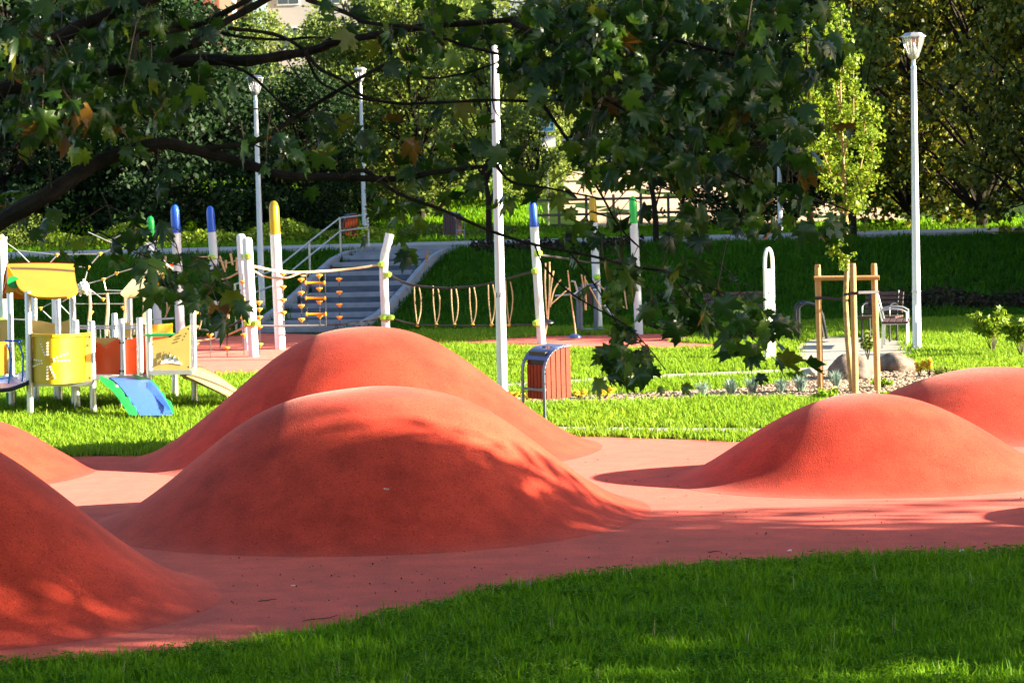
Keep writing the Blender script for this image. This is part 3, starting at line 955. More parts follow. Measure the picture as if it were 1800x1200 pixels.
# ------------------------------------------------------------------ boulders and bed plants
def boulder(px, py, d, sx, sy, sz, seed, label, mat=BOULD):
    rnd = random.Random(seed)
    bm = bmesh.new(); bmesh.ops.create_icosphere(bm, subdivisions=4, radius=1)
    from mathutils import noise
    off = Vector((seed * 3.1, seed * 1.7, 0))
    for v in bm.verts:
        n = noise.noise(v.co * 1.3 + off) * .28 + noise.noise(v.co * 4 + off) * .06
        v.co = v.co * (1 + n)
        v.co = Vector((v.co.x * sx, v.co.y * sy, max(v.co.z, -.45) * sz))
    me = bpy.data.meshes.new('boulder'); bm.to_mesh(me); bm.free()
    me.polygons.foreach_set('use_smooth', [True] * len(me.polygons)); me.materials.append(mat)
    p = P(px, py, d)
    o = link('boulder', me, (p.x, d, sz * 0.35))
    tag(o, label, 'boulder', 'boulders in the planting bed')
boulder(1496, 650, 33.0, 0.345, 0.3, 0.27, 3, 'round grey boulder directly behind the young tree trunk')
boulder(1574, 650, 34.2, 0.31, 0.3, 0.21, 8, 'long flat brownish boulder to the right of the round one')
boulder(1425, 650, 33.6, 0.15, 0.12, 0.09, 5, 'small pale stone beside the left stake of the young tree', CONC)
boulder(1452, 640, 34.6, 0.13, 0.12, 0.07, 6, 'small low stone between the stakes, behind the round boulder', CONC)

def spiky(name, px, py, mat, label, cat, group, n=90, h=0.26, r_=0.2, seed=1, w=0.006):
    g = G(px, py)
    rnd = random.Random(seed)
    V, F = [], []
    for i in range(n):
        a = rnd.uniform(0, 6.28); l = rnd.uniform(.1, 1) ** .6
        hh = h * rnd.uniform(.7, 1.05) * (1 - .35 * l); rr = r_ * l
        dx, dy = math.cos(a), math.sin(a); sx, sy = -dy * w, dx * w; k = len(V)
        b = 0.03 * l
        V += [(dx * b - sx, dy * b - sy, 0), (dx * b + sx, dy * b + sy, 0), (dx * rr * .5 + sx, dy * rr * .5 + sy, hh * .75), (dx * rr * .5 - sx, dy * rr * .5 - sy, hh * .75), (dx * rr, dy * rr, hh)]
        F += [(k, k + 1, k + 2, k + 3), (k + 3, k + 2, k + 4)]
    me = bpy.data.meshes.new(name); me.from_pydata(V, [], F); me.materials.append(mat)
    o = link(name, me, g)
    tag(o, label, cat, group)
fl = ['leftmost blue fescue clump in the planting bed, under the hanging maple leaves', 'second blue fescue clump from the left in the bed', 'third blue fescue clump from the left, widest of the row',
      'fourth blue fescue clump, under the drooping maple leaf pair', 'blue fescue clump just left of the first tree stake', 'blue-grey fescue clump in front of the round boulder']
for i, (px, py) in enumerate([(1235, 698), (1285, 696), (1322, 692), (1373, 692), (1408, 690), (1470, 682)]):
    spiky('fescue', px, py, FESC, fl[i], 'ornamental grass', 'blue fescue clumps', 110, 0.27 + .02 * (i % 3), 0.19, seed=i + 2)

def bushlet(name, px, py, mat, label, cat, group, n, rx, h, seed, leaf=0.035, stems=6, d=None):
    g = G(px, py) if d is None else GD(px, d)
    rng = np.random.default_rng(seed); rnd = random.Random(seed)
    t = root(name, g, label, cat, group)
    st = MB(); cl = []
    for i in range(stems):
        a = rnd.uniform(0, 6.28); rr = rx * rnd.uniform(.3, 1); hh = h * rnd.uniform(.7, 1)
        tip = g + Vector((math.cos(a) * rr, math.sin(a) * rr, hh))
        mid = g.lerp(tip, .5) + Vector((0, 0, hh * .1))
        st.tube([g, mid, tip], [0.008, 0.006, 0.003], 5)
        for k in range(5):
            q = g.lerp(tip, .35 + .65 * k / 4) if k > 1 else mid.lerp(tip, k / 2)
            cl.append((q.x - g.x, q.y - g.y, q.z - g.z, rx * .28))
    st.build('stem', TWIG, t)
    link('leaves', leaf_cards(rng, crown_points(rng, n, cl, 1), leaf, 0, 1.5, mat), parent=t)
bushlet('shrub', 1062, 703, GOLDP, 'small yellow shrub in the bed right of the litter bin', 'shrub', 'yellow low shrubs', 260, 0.14, 0.17, 1)
bushlet('shrub', 1018, 703, GOLDP, 'small yellow shrub growing behind the litter bin at its right side', 'shrub', 'yellow low shrubs', 160, 0.10, 0.14, 2)
bushlet('shrub', 930, 708, GOLDP, 'small yellow shrub growing between the legs of the litter bin', 'shrub', 'yellow low shrubs', 220, 0.13, 0.14, 3)
bushlet('shrub', 898, 706, GOLDP, 'small yellow shrub at the foot of the tall bare pole', 'shrub', 'yellow low shrubs', 160, 0.11, 0.13, 4)
bushlet('shrub', 1616, 664, GOLDP, 'upright golden shrub right of the flat boulder', 'shrub', 'upright golden shrubs', 260, 0.08, 0.24, 5)
bushlet('shrub', 1634, 664, GOLDP, 'tallest upright golden shrub right of the flat boulder', 'shrub', 'upright golden shrubs', 260, 0.08, 0.30, 6)
bushlet('shrub', 1526, 634, TREE_MD, 'thin yellowish shrub standing between two stakes, behind the round boulder', 'shrub', None, 300, 0.14, 0.45, 7, 0.045)
bushlet('shrub', 1745, 622, TREE_LM, 'loose yellow-green shrub on the lawn near the right edge', 'shrub', 'loose lime shrubs', 800, 0.36, 0.72, 8, 0.06, 9)
bushlet('shrub', 1796, 628, TREE_LM, 'loose lime shrub cut by the right edge of the picture', 'shrub', 'loose lime shrubs', 700, 0.34, 0.66, 9, 0.06, 8)
for i, (px, py) in enumerate([(1438, 706), (1560, 706), (1590, 704), (1395, 668), (1460, 700), (1550, 684)]):
    bushlet('ground_plant', px, py, GRASSF, ['low green plant at the foot of the left stake', 'low green plant right of the right stake', 'low green plant against the right rear mound', 'low greyish plant at the left end of the bed', 'tiny green plant between the left stake and the young trunk', 'low leafy plant in front of the flat boulder'][i], 'plant', 'low green bed plants', 240, 0.14, 0.12, 20 + i, 0.03, 6)
for i, px in enumerate([1660, 1690, 1722, 1765, 1795]):
    bushlet('ground_plant', px, 664, TREE_MD, ['leftmost', 'second', 'middle', 'fourth', 'rightmost'][i] + ' low plant in the row above the right rear mound', 'plant', 'low plants in the right bed', 180, 0.15, 0.13, 40 + i, 0.03, 5)

# ------------------------------------------------------------------ totem, benches, racks
def totem():
    g = GD(1356, 37.0); g.z = 0
    t = root('information_post', g, 'slim white post with a rounded open loop at its top', 'post')
    w, h = 0.088, 1.84
    out = [(-w, 0), (w, 0), (w, h - 0.32)]
    for k in range(0, 9):
        a = math.pi * k / 8
        out.append((w * math.cos(a), h - 0.32 + 0.32 * math.sin(a) ** .8))
    out.append((-w, h - 0.32))
    inn = []
    wi = w - 0.035
    for k in range(0, 9):
        a = math.pi * k / 8
        inn.append((wi * math.cos(a), h - 0.30 + 0.25 * math.sin(a) ** .8))
    rot = Matrix.Rotation(R(18), 3, 'Z')
    def W(x, z, y=0): return g + rot @ Vector((x, y, z))
    # body below the opening
    MB().prism([W(-w, -.1), W(w, -.1), W(w, h - .36), W(-w, h - .36)], rot @ Vector((0, .07, 0))).build('body', TOTM, t, bevel=0.006)
    arch = MB()
    o_ = [(w, h - .36)] + out[3:12] + [(-w, h - .36)]
    i_ = [(wi, h - .36)] + inn + [(-wi, h - .36)]
    for k in range(len(o_) - 1):
        arch.prism([W(*o_[k]), W(*o_[k + 1]), W(*i_[k + 1]), W(*i_[k])], rot @ Vector((0, .07, 0)))
    arch.build('loop', TOTM, t)
totem()

def make_bench(slatmat, framemat, L=1.5, nb=5):
    t = root('park_bench', (0, 0, 0), 'x', 'bench')
    for k in range(4):
        MB().box((0, -0.20 + k * 0.115, 0.45), (L, 0.095, 0.035)).build('seat_slat', slatmat, t, bevel=0.004)
    for k in range(nb):
        z = 0.53 + k * 0.078
        MB().box((0, 0.225 + k * 0.02, z), (L - 0.05, 0.03, 0.06), Matrix.Rotation(R(-14), 3, 'X')).build('back_slat', slatmat, t, bevel=0.004)
    for s_ in (-1, 1):
        x = s_ * (L / 2 - 0.12)
        mb = MB().tube([(x, -0.22, 0), (x, -0.22, 0.42), (x, 0.18, 0.42), (x, 0.30, 0.90)], 0.02, 6)
        mb.tube([(x, 0.20, 0), (x, 0.18, 0.42)], 0.02, 6)
        mb.build('leg_frame', framemat, t)
        ar = [(x, -0.22, 0.42), (x, -0.22, 0.62)] + [(x, -0.22 + 0.46 * k / 6, 0.64 + 0.04 * math.sin(math.pi * k / 6)) for k in range(1, 7)]
        MB().tube(ar, 0.018, 6).build('armrest', framemat, t, smooth=True)
    return t
b1 = make_bench(SLATD, DARK, 0.75); b1.location = G(1547, 600); b1.rotation_euler = (0, 0, R(-28))
tag(b1, 'dark slatted bench behind the right tree stake, its back to the bank', 'bench', 'park benches')
b2 = make_bench(SLATD, DARK, 1.35, 4); b2.location = GD(1302, 43.5); b2.location.z = 0; b2.rotation_euler = (0, 0, R(6))
tag(b2, 'dark bench in shade, half hidden by hanging leaves left of the white post', 'bench', 'park benches')
b3 = make_bench(SLATD, STEEL, 1.0, 0); b3.location = G(1579, 612) + Vector((0, .35, 0)); b3.rotation_euler = (0, 0, R(78))
tag(b3, 'backless slatted bench with a curved steel armrest seen end-on beside the right lamp', 'bench', 'park benches')

def arch_rack():
    g = GD(1430, 41.5); g.z = 0
    t = root('bike_rack', g, 'dark metal arch standing between the white post and the young tree', 'rack')
    for dy in (0, .45):
        pts = [(-0.25, 0, -.1), (-0.25, 0, .55)] + [(-0.25 + .16 * (1 - math.cos(math.pi / 2 * k / 5)), 0, .55 + .12 * math.sin(math.pi / 2 * k / 5)) for k in range(1, 6)] + [(0.10, 0, .62), (0.18, 0, .45), (0.27, 0, -.05)]
        MB().tube([g + Vector(p) + Vector((0, dy, 0)) for p in pts], 0.03, 8).build('hoop', DARK, t, smooth=True)
    MB().box(g + Vector((-.08, .225, .655)), (.2, .45, .012)).build('top_plate', BINH, t)
arch_rack()

# ------------------------------------------------------------------ play tower
def play_tower():
    D = 30.7
    base = Vector((P(100, 700, D).x, D, 0))
    t = root('play_tower', base, 'toddler play tower with yellow barrel panel, two curved roofs, blue ramp and cream slide', 'play tower')
    def post(px, ytop, ybot, d, r_=0.045, name='post'):
        a = P(px, ytop, d); b = P(px + (ybot - ytop) * 0.02, ybot, d)
        b.z = min(b.z, 0.0) if ybot > 690 else b.z
        MB().tube([b, b.lerp(a, .985), a], [r_, r_, r_ * .8], 12).build(name, STEEL, t, smooth=True)
    def panel(name, pts, mat, d=D, th=0.03, bevel=0.0, label=None):
        w = [P(p[0], p[1], (p[2] if len(p) > 2 else d)) for p in pts]
        return MB().prism(w, (0, th, 0)).build(name, mat, t, bevel=bevel, label=label)
    # posts of the yellow tower
    for px, yt, yb, d in [(49, 512, 729, 30.3), (17, 510, 716, 31.6), (60, 515, 712, 32.6), (96, 515, 709, 32.6), (101, 515, 700, 32.2), (127, 512, 727, 31.4),
                          (161, 564, 727, 30.5), (133, 562, 727, 31.0), (213, 560, 727, 31.0), (201, 550, 700, 33), (245, 558, 712, 30.9), (260, 512, 730, 30.6),
                          (227, 505, 700, 32.4), (339, 543, 702, 31.6), (306, 600, 694, 32.6)]:
        post(px, yt, yb, d)
    # roof 1: curved sheet falling towards the camera
    def roof_sheet(name, rows, mat, thick=(0, 0.02, -0.03)):
        return MB().grid([[P(*q) for q in r_] for r_ in rows], thick).build(name, mat, t, smooth=True)
    rows = []
    for k in range(9):
        f = k / 8
        y = 464 + (521 - 464) * f
        bul = math.sin(math.pi * f)
        dd = 31.6 - 1.5 * f
        xl = [12, 17, 22, 25.5, 28, 30, 34, 44, 62][k]
        xr = [130, 130, 131, 132, 133, 135, 137, 134, 118][k]
        rr = []
        for j in range(9):
            g = j / 8
            rr.append((xl + (xr - xl) * g, y + (1.2 * math.sin(math.pi * g) if f > .8 else -1.5 * math.sin(math.pi * g) * (1 - f)), dd))
        rows.append(rr)
    roof_sheet('roof', rows, YELO)
    roof_sheet('roof', [[(12 + 118 * j / 6, 462.5 - 1.5 * math.sin(math.pi * j / 6), 31.65) for j in range(7)], [(6 + 126 * j / 6, 485, 32.5) for j in range(7)], [(4 + 128 * j / 6, 522, 33.0) for j in range(7)]], ORANGE)
    panel('gable', [(12, 466), (17, 472), (24, 484), (29, 500), (32, 511), (44, 520), (33, 517), (26, 512), (18, 516), (8, 514), (12, 500), (13, 482)], YELO, 30.9, 0.03)
    MB().tube([P(23.5, 496, 30.86), P(23.5, 496, 30.84)], 0.085, 14).build('porthole', GREEN, t)
    panel('roof_edge', [(12, 466, 31.6), (14, 480, 31.2), (8, 504, 31.0), (4, 514, 31.0), (9, 515, 31.0), (14, 500, 31.1), (18, 482, 31.2)], ORANGE)
    # barrel panel
    def barrel(name, xa, xb, ya, yb, d, bulge, mat, th=0.03, n=14):
        rows = []
        for yy in (ya, (ya + yb) / 2, yb):
            r_ = []
            for j in range(n + 1):
                f = j / n; p = P(xa + (xb - xa) * f, yy, d); p.y -= bulge * math.sin(math.pi * f) ** .8
                r_.append(p)
            rows.append(r_)
        return MB().grid(rows, (0, th, 0)).build(name, mat, t, smooth=True)
    barrel('barrel_panel', 55, 150, 588, 670, 30.45, 0.45, YEL)
    MB().grid([[P(48 + 112 * j / 10, yy, 30.45) - Vector((0, .46 * math.sin(math.pi * j / 10) ** .8, 0)) for j in range(11)] for yy in (584, 589)], (0, .05, 0)).build('top_rail', YEL, t)
    panel('side_panel', [(150, 588), (160, 588), (160, 670), (150, 670)], CREAM, 30.44)
    panel('side_panel', [(47, 588), (55, 588), (55, 670), (47, 670)], CREAM, 30.44)
    MB().tube([P(153.5, 607, 30.43), P(153.5, 607, 30.41)], 0.012, 8).build('bolt', DARK, t)
    for bx_, by_, bd in ((50, 592, 30.40), (50, 664, 30.40), (158, 592, 30.40), (158, 664, 30.40), (170, 608, 30.93), (170, 652, 30.93), (258, 604, 31.08), (258, 652, 31.08), (267, 605, 30.58), (267, 645, 30.58), (331, 645, 30.58), (331, 578, 30.58)):
        p = P(bx_, by_, bd); MB().tube([p, p - Vector((0, .012, 0))], 0.012, 8).build('bolt', DARK, t)
    dots = MB()  # white discs paint the light that shows through the panel's holes
    cx, cy_ = 95, 630
    for a in range(8):
        ang = math.pi / 4 * a + (0.39 if a % 2 else 0)
        for k, rr in enumerate((11, 16, 21, 26, 31)):
            x, y = cx + rr * 1.1 * math.cos(ang), cy_ + rr * math.sin(ang)
            if not 58 < x < 147: continue
            f = (x - 55) / 95
            p = P(x, y, 30.45); p.y -= 0.45 * math.sin(math.pi * f) ** .8 + .012
            dots.tube([p, p + Vector((0, .02, 0))], 0.014, 8)
    dots.build('lit_hole_discs', TOTM, t)
    panel('back_panel', [(54, 563), (70, 564), (90, 568), (108, 566), (118, 563), (126, 558), (126, 590), (54, 590)], CREAM, 32.5)
    panel('side_panel', [(0, 562), (10, 561), (16, 565), (16, 600), (0, 600)], CREAM, 32.3)
    barrel('barrel_panel', -40, 14, 599, 657, 31.2, 0.3, YELO)
    # decks
    for pts in ([(48, 671, 30.4), (162, 671, 30.4), (162, 666, 32.4), (48, 666, 32.4)],
                [(262, 651, 30.5), (338, 650, 30.5), (338, 646, 32.2), (262, 646, 32.2)],
                [(166, 660, 30.9), (262, 660, 30.9), (262, 655, 32.2), (166, 655, 32.2)]):
        w = [P(*p) for p in pts]
        MB().prism(w, (0, 0, -0.06)).build('deck', STEEL, t)
    panel('deck_skirt', [(262, 651), (336, 650), (336, 660), (322, 655), (300, 653), (268, 660)], STEEL, 30.45, 0.02)
    # red panels
    panel('red_panel', [(167, 602), (175, 603), (178, 605), (183, 613), (188, 606), (196, 600), (203, 597), (211, 596), (211, 658), (167, 658)], ORANGE, 30.95)
    panel('top_panel', [(167, 594), (190, 594), (209, 592), (209, 596), (199, 598), (190, 604), (184, 611), (180, 606), (167, 601)], CREAM, 31.02)
    panel('red_panel', [(218, 597), (232, 596), (240, 590), (243, 575), (258, 588), (262, 590), (262, 658), (218, 658)], ORANGE, 31.1)
    for px in (211, 217):
        for py in (602, 652):
            p = P(px, py, 30.94); MB().tube([p, p - Vector((0, .012, 0))], 0.014, 8).build('bolt', DARK, t)
    barrel('barrel_panel', 234, 303, 568, 588, 32.6, 0.3, YELO)
    panel('side_panel', [(219, 567), (229, 567), (229, 594), (219, 594)], CREAM, 32.0)
    panel('green_shelf', [(250, 589), (262, 587), (300, 587), (304, 588), (296, 591), (262, 592)], GREEN, 30.3, 0.25)
    panel('red_panel', [(262, 592), (296, 592), (292, 597), (262, 598)], ORANGE, 30.7)
    # cream crown panel
    panel('cream_panel', [(264, 599), (300, 593), (310, 585), (322, 576), (334, 571), (334, 650), (264, 650)], CREAM, 30.6)
    panel('crown_cutout', [(282, 640), (284, 633), (288, 634), (290, 622), (294, 632), (299, 622), (302, 632), (307, 625), (308, 633), (313, 628), (314, 635), (319, 638), (320, 641), (300, 638)], TOTM, 30.594, 0.004)
    for a in ((280, 627, 281, 641), (288, 617, 287, 628), (298, 619, 296, 630), (305, 624, 303, 632), (312, 627, 314, 634)):
        p, q = P(a[0], a[1], 30.59), P(a[2], a[3], 30.59)
        MB().tube([p, q], 0.005, 4).build('slit', BLACK, t)
    for px, py in ((324, 591), (327, 586), (321, 597)):
        p = P(px, py, 30.59); MB().tube([p, p - Vector((0, .01, 0))], 0.010, 8).build('bolt', DARK, t)
    # roof 2
    rows = []
    prof = [(212, 517, 0.0), (220, 506, 0.0), (232, 494, 0), (244, 483, 0), (256, 473, 0), (268, 466, 0), (280, 461, 0)]
    for k, (x, y, _) in enumerate(prof):
        f = k / 6
        rows.append([(x + g * (24 + 2 * f) , y + g * (4 - 6 * f + 7 * (1 - f)) * .5, 30.4 + g * 1.6 - .2) for g in (0, .33, .66, 1)])
    # tan underside sheet sloping from lower left to upper right
    MB().grid([[P(212, 514, 30.3), P(226, 498, 30.3), P(241, 481, 30.3), P(256, 466, 30.3), P(270, 461, 30.3), P(284, 460, 30.3)],
               [P(218, 519, 30.7), P(234, 509, 30.7), P(249, 495, 30.7), P(264, 480, 30.7), P(279, 470, 30.7), P(294, 464, 30.7)],
               [P(226, 522, 31.2), P(243, 518, 31.2), P(257, 507, 31.2), P(272, 494, 31.2), P(288, 481, 31.2), P(304, 470, 31.2)]], (0.0, 0.01, -0.03)).build('roof', TAN, t, smooth=True)
    panel('roof_edge', [(290, 471), (298, 464), (304, 463), (304, 468), (296, 474), (290, 480)], ORANGE, 31.15)
    panel('gable', [(252, 513), (260, 505), (272, 494), (284, 482), (293, 474), (292, 484), (288, 498), (280, 509), (268, 515), (256, 516)], YELO, 31.1)
    MB().tube([P(q[0], q[1], 31.05) for q in ((290, 482), (288, 488), (291, 494), (296, 497), (300, 502), (305, 498), (309, 492))], 0.014, 6).build('wavy_trim', LIME, t)
    # rails between towers
    for (a, b) in (((133, 573), (245, 573)), ((133, 577), (245, 577)), ((16, 561), (48, 562)), ((262, 562), (306, 559))):
        MB().tube([P(*a, 31.9), P(*b, 31.9)], 0.014, 6).build('rail', STEEL, t)
    for px in range(168, 212, 8):
        MB().tube([P(px, 573, 31.9), P(px + 1, 597, 31.9)], 0.008, 5).build('rail', STEEL, t)
    # blue ramp with green wavy sides
    rows = []
    for k in range(13):
        f = k / 12
        xl = 191 + 55 * f ** 1.05; xr = 250 + 55 * f ** .8
        y = 663 + 67 * (f ** 1.5)
        dd = 30.7 - 1.35 * f
        rows.append([(xl + (xr - xl) * j / 4, y, dd) for j in range(5)])
    MB().grid([[P(*q) for q in r_] for r_ in rows], (0, 0.02, -0.03)).build('ramp', BLUEL, t, smooth=True)
    lg = [(176, 660), (184, 664), (192, 667), (200, 672), (202, 680), (210, 681), (217, 690), (219, 697), (227, 699), (231, 711), (238, 715), (241, 727), (240, 731), (226, 728), (216, 712), (208, 700), (196, 686), (182, 674), (176, 668)]
    panel('ramp_side', [(x, y, 30.50 - 1.3 * max(0, (y - 660)) / 70) for x, y in lg], GREEN, th=0.03)
    rg = [(232, 657), (240, 660), (247, 661), (256, 664), (262, 668), (268, 668), (272, 674), (280, 680), (281, 687), (288, 690), (291, 700), (300, 706), (303, 714), (306, 727), (300, 726), (292, 712), (284, 700), (276, 690), (266, 678), (252, 668), (236, 664)]
    panel('ramp_side', [(x, y, 30.62 - 1.3 * max(0, (y - 660)) / 70) for x, y in rg], GREEN, th=0.03)
    bg_ = [(262, 670), (272, 680), (282, 692), (292, 706), (304, 728), (300, 722), (294, 716), (298, 722), (286, 710), (290, 716), (276, 700), (280, 706), (268, 690), (272, 696), (258, 680)]
    panel('ramp_edge', [(x, y, 30.52 - 1.3 * max(0, (y - 660)) / 70) for x, y in bg_], BLUE, th=0.01)
    # slide
    rows = []
    for k in range(11):
        f = k / 10
        x = 338 + 86 * f; yu = 637 + 52 * f ** 1.25 + 4 * f; yl = 657 + 40 * f ** 1.1
        rows.append([P(x + 4, yu, 31.9 - .5 * f), P(x, (yu + yl) / 2 + 2, 31.4 - .5 * f), P(x - 22 + 4 * f, yl, 31.0 - .5 * f)])
    MB().grid(rows, (0, 0, -0.03)).build('slide', CREAM, t, smooth=True)
    sl = MB()
    sl.grid([[P(318 + 80 * k / 8, 657 + 38 * (k / 8) ** 1.1, 30.98 - .5 * k / 8) for k in range(9)], [P(322 + 78 * k / 8, 665 + 34 * (k / 8) ** 1.15, 31.0 - .5 * k / 8) for k in range(9)]], (0, .03, 0))
    sl.build('slide_under_shade', BARKL, t)  # brown strip paints the shadow under the slide
    # sagging blue bridge on the left
    rows = []
    for k in range(9):
        f = k / 8; x = -45 + 95 * f; y = 668 + 14 * math.sin(math.pi * f)
        rows.append([P(x, y, 30.2), P(x, y - 20, 31.4)])
    MB().grid(rows, (0, 0, -0.05)).build('bridge', BLUEL, t, smooth=True)
    MB().tube([P(-45 + 95 * k / 8, 672 + 14 * math.sin(math.pi * k / 8), 30.15) for k in range(9)], 0.03, 6).build('bridge_edge', DARK, t)
    for (x, y, x2, y2) in ((12, 602, 15, 674), (33, 600, 39, 670)):
        MB().tube([P(x, y, 30.1), P(x + 8, y + 28, 30.1), P(x2, y2, 30.1)], 0.012, 6).build('bridge_rope', ROPEB, t)
    MB().tube([P(8, 599, 30.5), P(38, 599, 30.5)], 0.014, 6).build('rail', BLUE, t)
    panel('lower_panel', [(10, 690), (21, 690), (21, 712), (12, 712)], GREEN, 31.8, 0.3)
play_tower()

# ------------------------------------------------------------------ rope course
def rope_course():
    base = GD(600, 43.0)
    t = root('rope_course', base, 'rope climbing course of white poles with coloured tips, nets, bead strings and loops', 'rope course')
    def pole(pt, pb, d, r_=0.085, cap=None, caplen=0.4):
        a = P(pt[0], pt[1], d); b = P(pb[0], pb[1], d)
        dr = (b - a).normalized()
        b = b + dr * max(0, (b.z + 0.25) / max(0.05, -dr.z))
        top = a
        p = MB()
        if cap:
            q = a - dr * 0
            c = a + dr * caplen
            p.tube([b, c], r_, 14)
            o = p.build('pole', WHITE, t, smooth=True)
            m = MB().tube([c, a + dr * 0.12, a + dr * .04, a], [r_ * .97, r_ * .95, r_ * .7, r_ * .3], 14)
            m.build('cap', cap, o, smooth=True)
            MB().tube([c + dr * .02, c - dr * .01], r_ * 1.12, 14).build('cap_ring', cap, o, smooth=True)
        else:
            p.tube([b, a + dr * .06, a + dr * .015, a], [r_, r_, r_ * .8, r_ * .3], 14)
            o = p.build('pole', WHITE, t, smooth=True)
        return o
    pole((264, 380), (278, 575), 46, .085, GCAP, .45)
    pole((307, 360), (318, 600), 44, .092, BLUE, .52)
    pole((369, 362), (386, 598), 45.5, .085, BLUE, .50)
    pole((423, 411), (436, 615), 42.3, .085)
    pole((434, 417), (446, 627), 40.6, .092)
    pole((481, 353), (493, 617), 42.4, .098, YEL, .60)
    pole((936, 353), (952, 605), 42, .080, BLUE, .46)
    pole((1041, 345), (1053, 588), 46, .080, YEL, .50)
    pole((1112, 345), (1124, 600), 44, .080, GCAP, .50)
    pole((2, 412), (12, 640), 36, .085, ROPE, .05)
    # bent pole
    pts = [P(685, 411, 43), P(681, 430, 43), P(676, 450, 43), P(674.5, 470, 43), P(675, 500, 43), P(677, 545, 43), P(679, 600, 43)]
    pts[-1].z = -0.2
    MB().tube(catmull([tuple(p) for p in pts], 4), 0.082, 14).build('pole', WHITE, t, smooth=True)
    def clamp(px, py, d, r_=0.075):
        c = P(px, py, d)
        MB().lathe([(r_ * .4, -.06), (r_, -.035), (r_ * 1.05, 0), (r_, .035), (r_ * .4, .06)], 10, c).build('clamp', LIME, t, smooth=True)
    for q in ((671, 465, 42.9), (682, 483, 42.9), (674, 558, 42.9), (687, 558, 42.9), (941, 476, 41.9), (943, 568, 41.9), (437, 450, 40.5), (436, 568, 40.5), (450, 568, 40.5), (311, 455, 43.9), (271, 455, 45.9), (258, 419, 45.9), (372, 452, 45.3), (379, 570, 45.3), (432, 450, 42.2), (4, 565, 35.9), (946, 445, 41.9), (1049, 487, 45.85)):
        clamp(*q)
    def rope(pts, r_, mat=ROPE, name='rope'):
        w = catmull([tuple(P(*p)) for p in pts], 5)
        return MB().tube(w, r_, 6).build(name, mat, t, smooth=True)
    # upper and lower ropes to the bent pole
    rope([(446, 468, 41), (500, 478, 42), (560, 477, 42.5), (620, 472, 42.8), (671, 465, 42.9)], .024)
    rope([(446, 476, 41), (470, 487, 42), (505, 488, 42), (530, 478, 42.3)], .016)
    rope([(446, 470, 41), (480, 474, 42), (520, 479, 42.3), (533, 485, 42.4), (545, 478, 42.5)], .014)
    rope([(450, 572, 40.6), (520, 572, 42), (600, 570, 42.6), (674, 559, 42.9)], .018, ROPED)
    rope([(340, 600, 41), (390, 592, 41), (440, 570, 40.6)], .02, ROPE)
    rope([(340, 577, 44), (385, 580, 44.5), (430, 560, 43)], .024, ROPED)
    # rope from bent pole to the right, with six loops
    rope([(684, 483, 42.9), (720, 500, 42.7), (780, 506, 42.4), (840, 502, 42.2), (890, 490, 42), (941, 476, 41.9)], .024, ROPED)
    rope([(688, 559, 42.9), (730, 570, 42.7), (800, 572, 42.4), (870, 572, 42.2), (943, 570, 41.9)], .018, ROPED)
    for i, x in enumerate((731, 764, 796, 828, 861, 892)):
        d = 42.7 - .12 * i; yt = (500, 502, 504, 503, 498, 493)[i]
        rope([(x - 3, yt, d), (x - 2, yt + 30, d), (x + 1, yt + 60, d), (x + 3, 570, d)], .011, ROPE, 'loop_rope')
        rope([(x + 5, yt + 2, d), (x + 9, yt + 25, d), (x + 8, yt + 50, d), (x + 3, 570, d)], .011, ROPE, 'loop_rope')
        c = P(x + 3, 571, d); MB().lathe([(.01, -.035), (.035, -.015), (.035, .015), (.01, .035)], 8, c).build('bead', BEAD, t, smooth=True)
    bead_me = None
    def beadstring(x, y0, y1, ys, d, mat=ROPED):
        nonlocal bead_me
        MB().tube([P(x, y0, d), P(x + (y1 - y0) * .015, y1, d)], .009, 5).build('rope', mat, t)
        for y in ys:
            c = P(x + (y - y0) * .015, y, d)
            if bead_me is None:
                o = MB().lathe([(.012, -.045), (.03, -.02), (.062, .005), (.062, .028), (.02, .035)], 10, ORG[t.name]).build('bead', BEAD, t, smooth=True)
                bead_me = o.data
                o.location = c - ORG[t.name]
            else:
                o = bpy.data.objects.new('bead', bead_me); COL.objects.link(o); o.parent = t; o.location = c - ORG[t.name]
    for x, y0, y1, ys, d in [(343, 545, 650, (551, 575, 605), 40.5), (368, 500, 648, (510, 532, 558, 589), 40.5), (397, 470, 648, (519, 549, 580, 612), 40.6),
                             (427, 480, 648, (496, 528, 560, 589), 40.9), (455, 500, 640, (532, 544, 558, 575, 606), 41.2), (497, 480, 573, (482, 505, 528, 550), 42),
                             (529, 482, 573, (492, 515, 538, 562), 42.3), (561, 482, 571, (485, 508, 531, 556), 42.4), (596, 476, 570, (491, 514, 536, 558), 42.5)]:
        beadstring(x, y0, y1, ys, d)
    # ladder
    for x in (538, 571):
        MB().tube([P(x, 480, 42.35), P(x + 2, 573, 42.35)], .01, 5).build('rope', ROPED, t)
    for y in (497, 524, 552):
        a, b = P(535 + (y - 497) * .03, y, 42.3), P(572 + (y - 497) * .04, y, 42.3)
        MB().tube([a, a.lerp(b, .06), a.lerp(b, .12), a.lerp(b, .88), a.lerp(b, .94), b], [.03, .042, .024, .024, .042, .03], 8).build('rung', YELO, t, smooth=True)
    # hanging bundle near the 372 pole
    MB().tube([P(346, 466, 45), P(384, 466, 45)], .028, 6).build('bar', STEEL, t)
    for x, y0, y1, x1 in ((348, 453, 472, 350), (354, 459, 474, 355), (386, 450, 478, 396), (397, 457, 472, 397), (405, 445, 466, 409), (416, 452, 476, 416), (291, 450, 470, 291)):
        MB().tube([P(x, y0, 44.5), P(x1, y1, 44.5)], .022, 6).build('rope_end', ROPE, t)
    rope([(346, 452, 44.6), (372, 452, 44.6), (400, 462, 44.3), (436, 448, 43)], .012, ROPE)
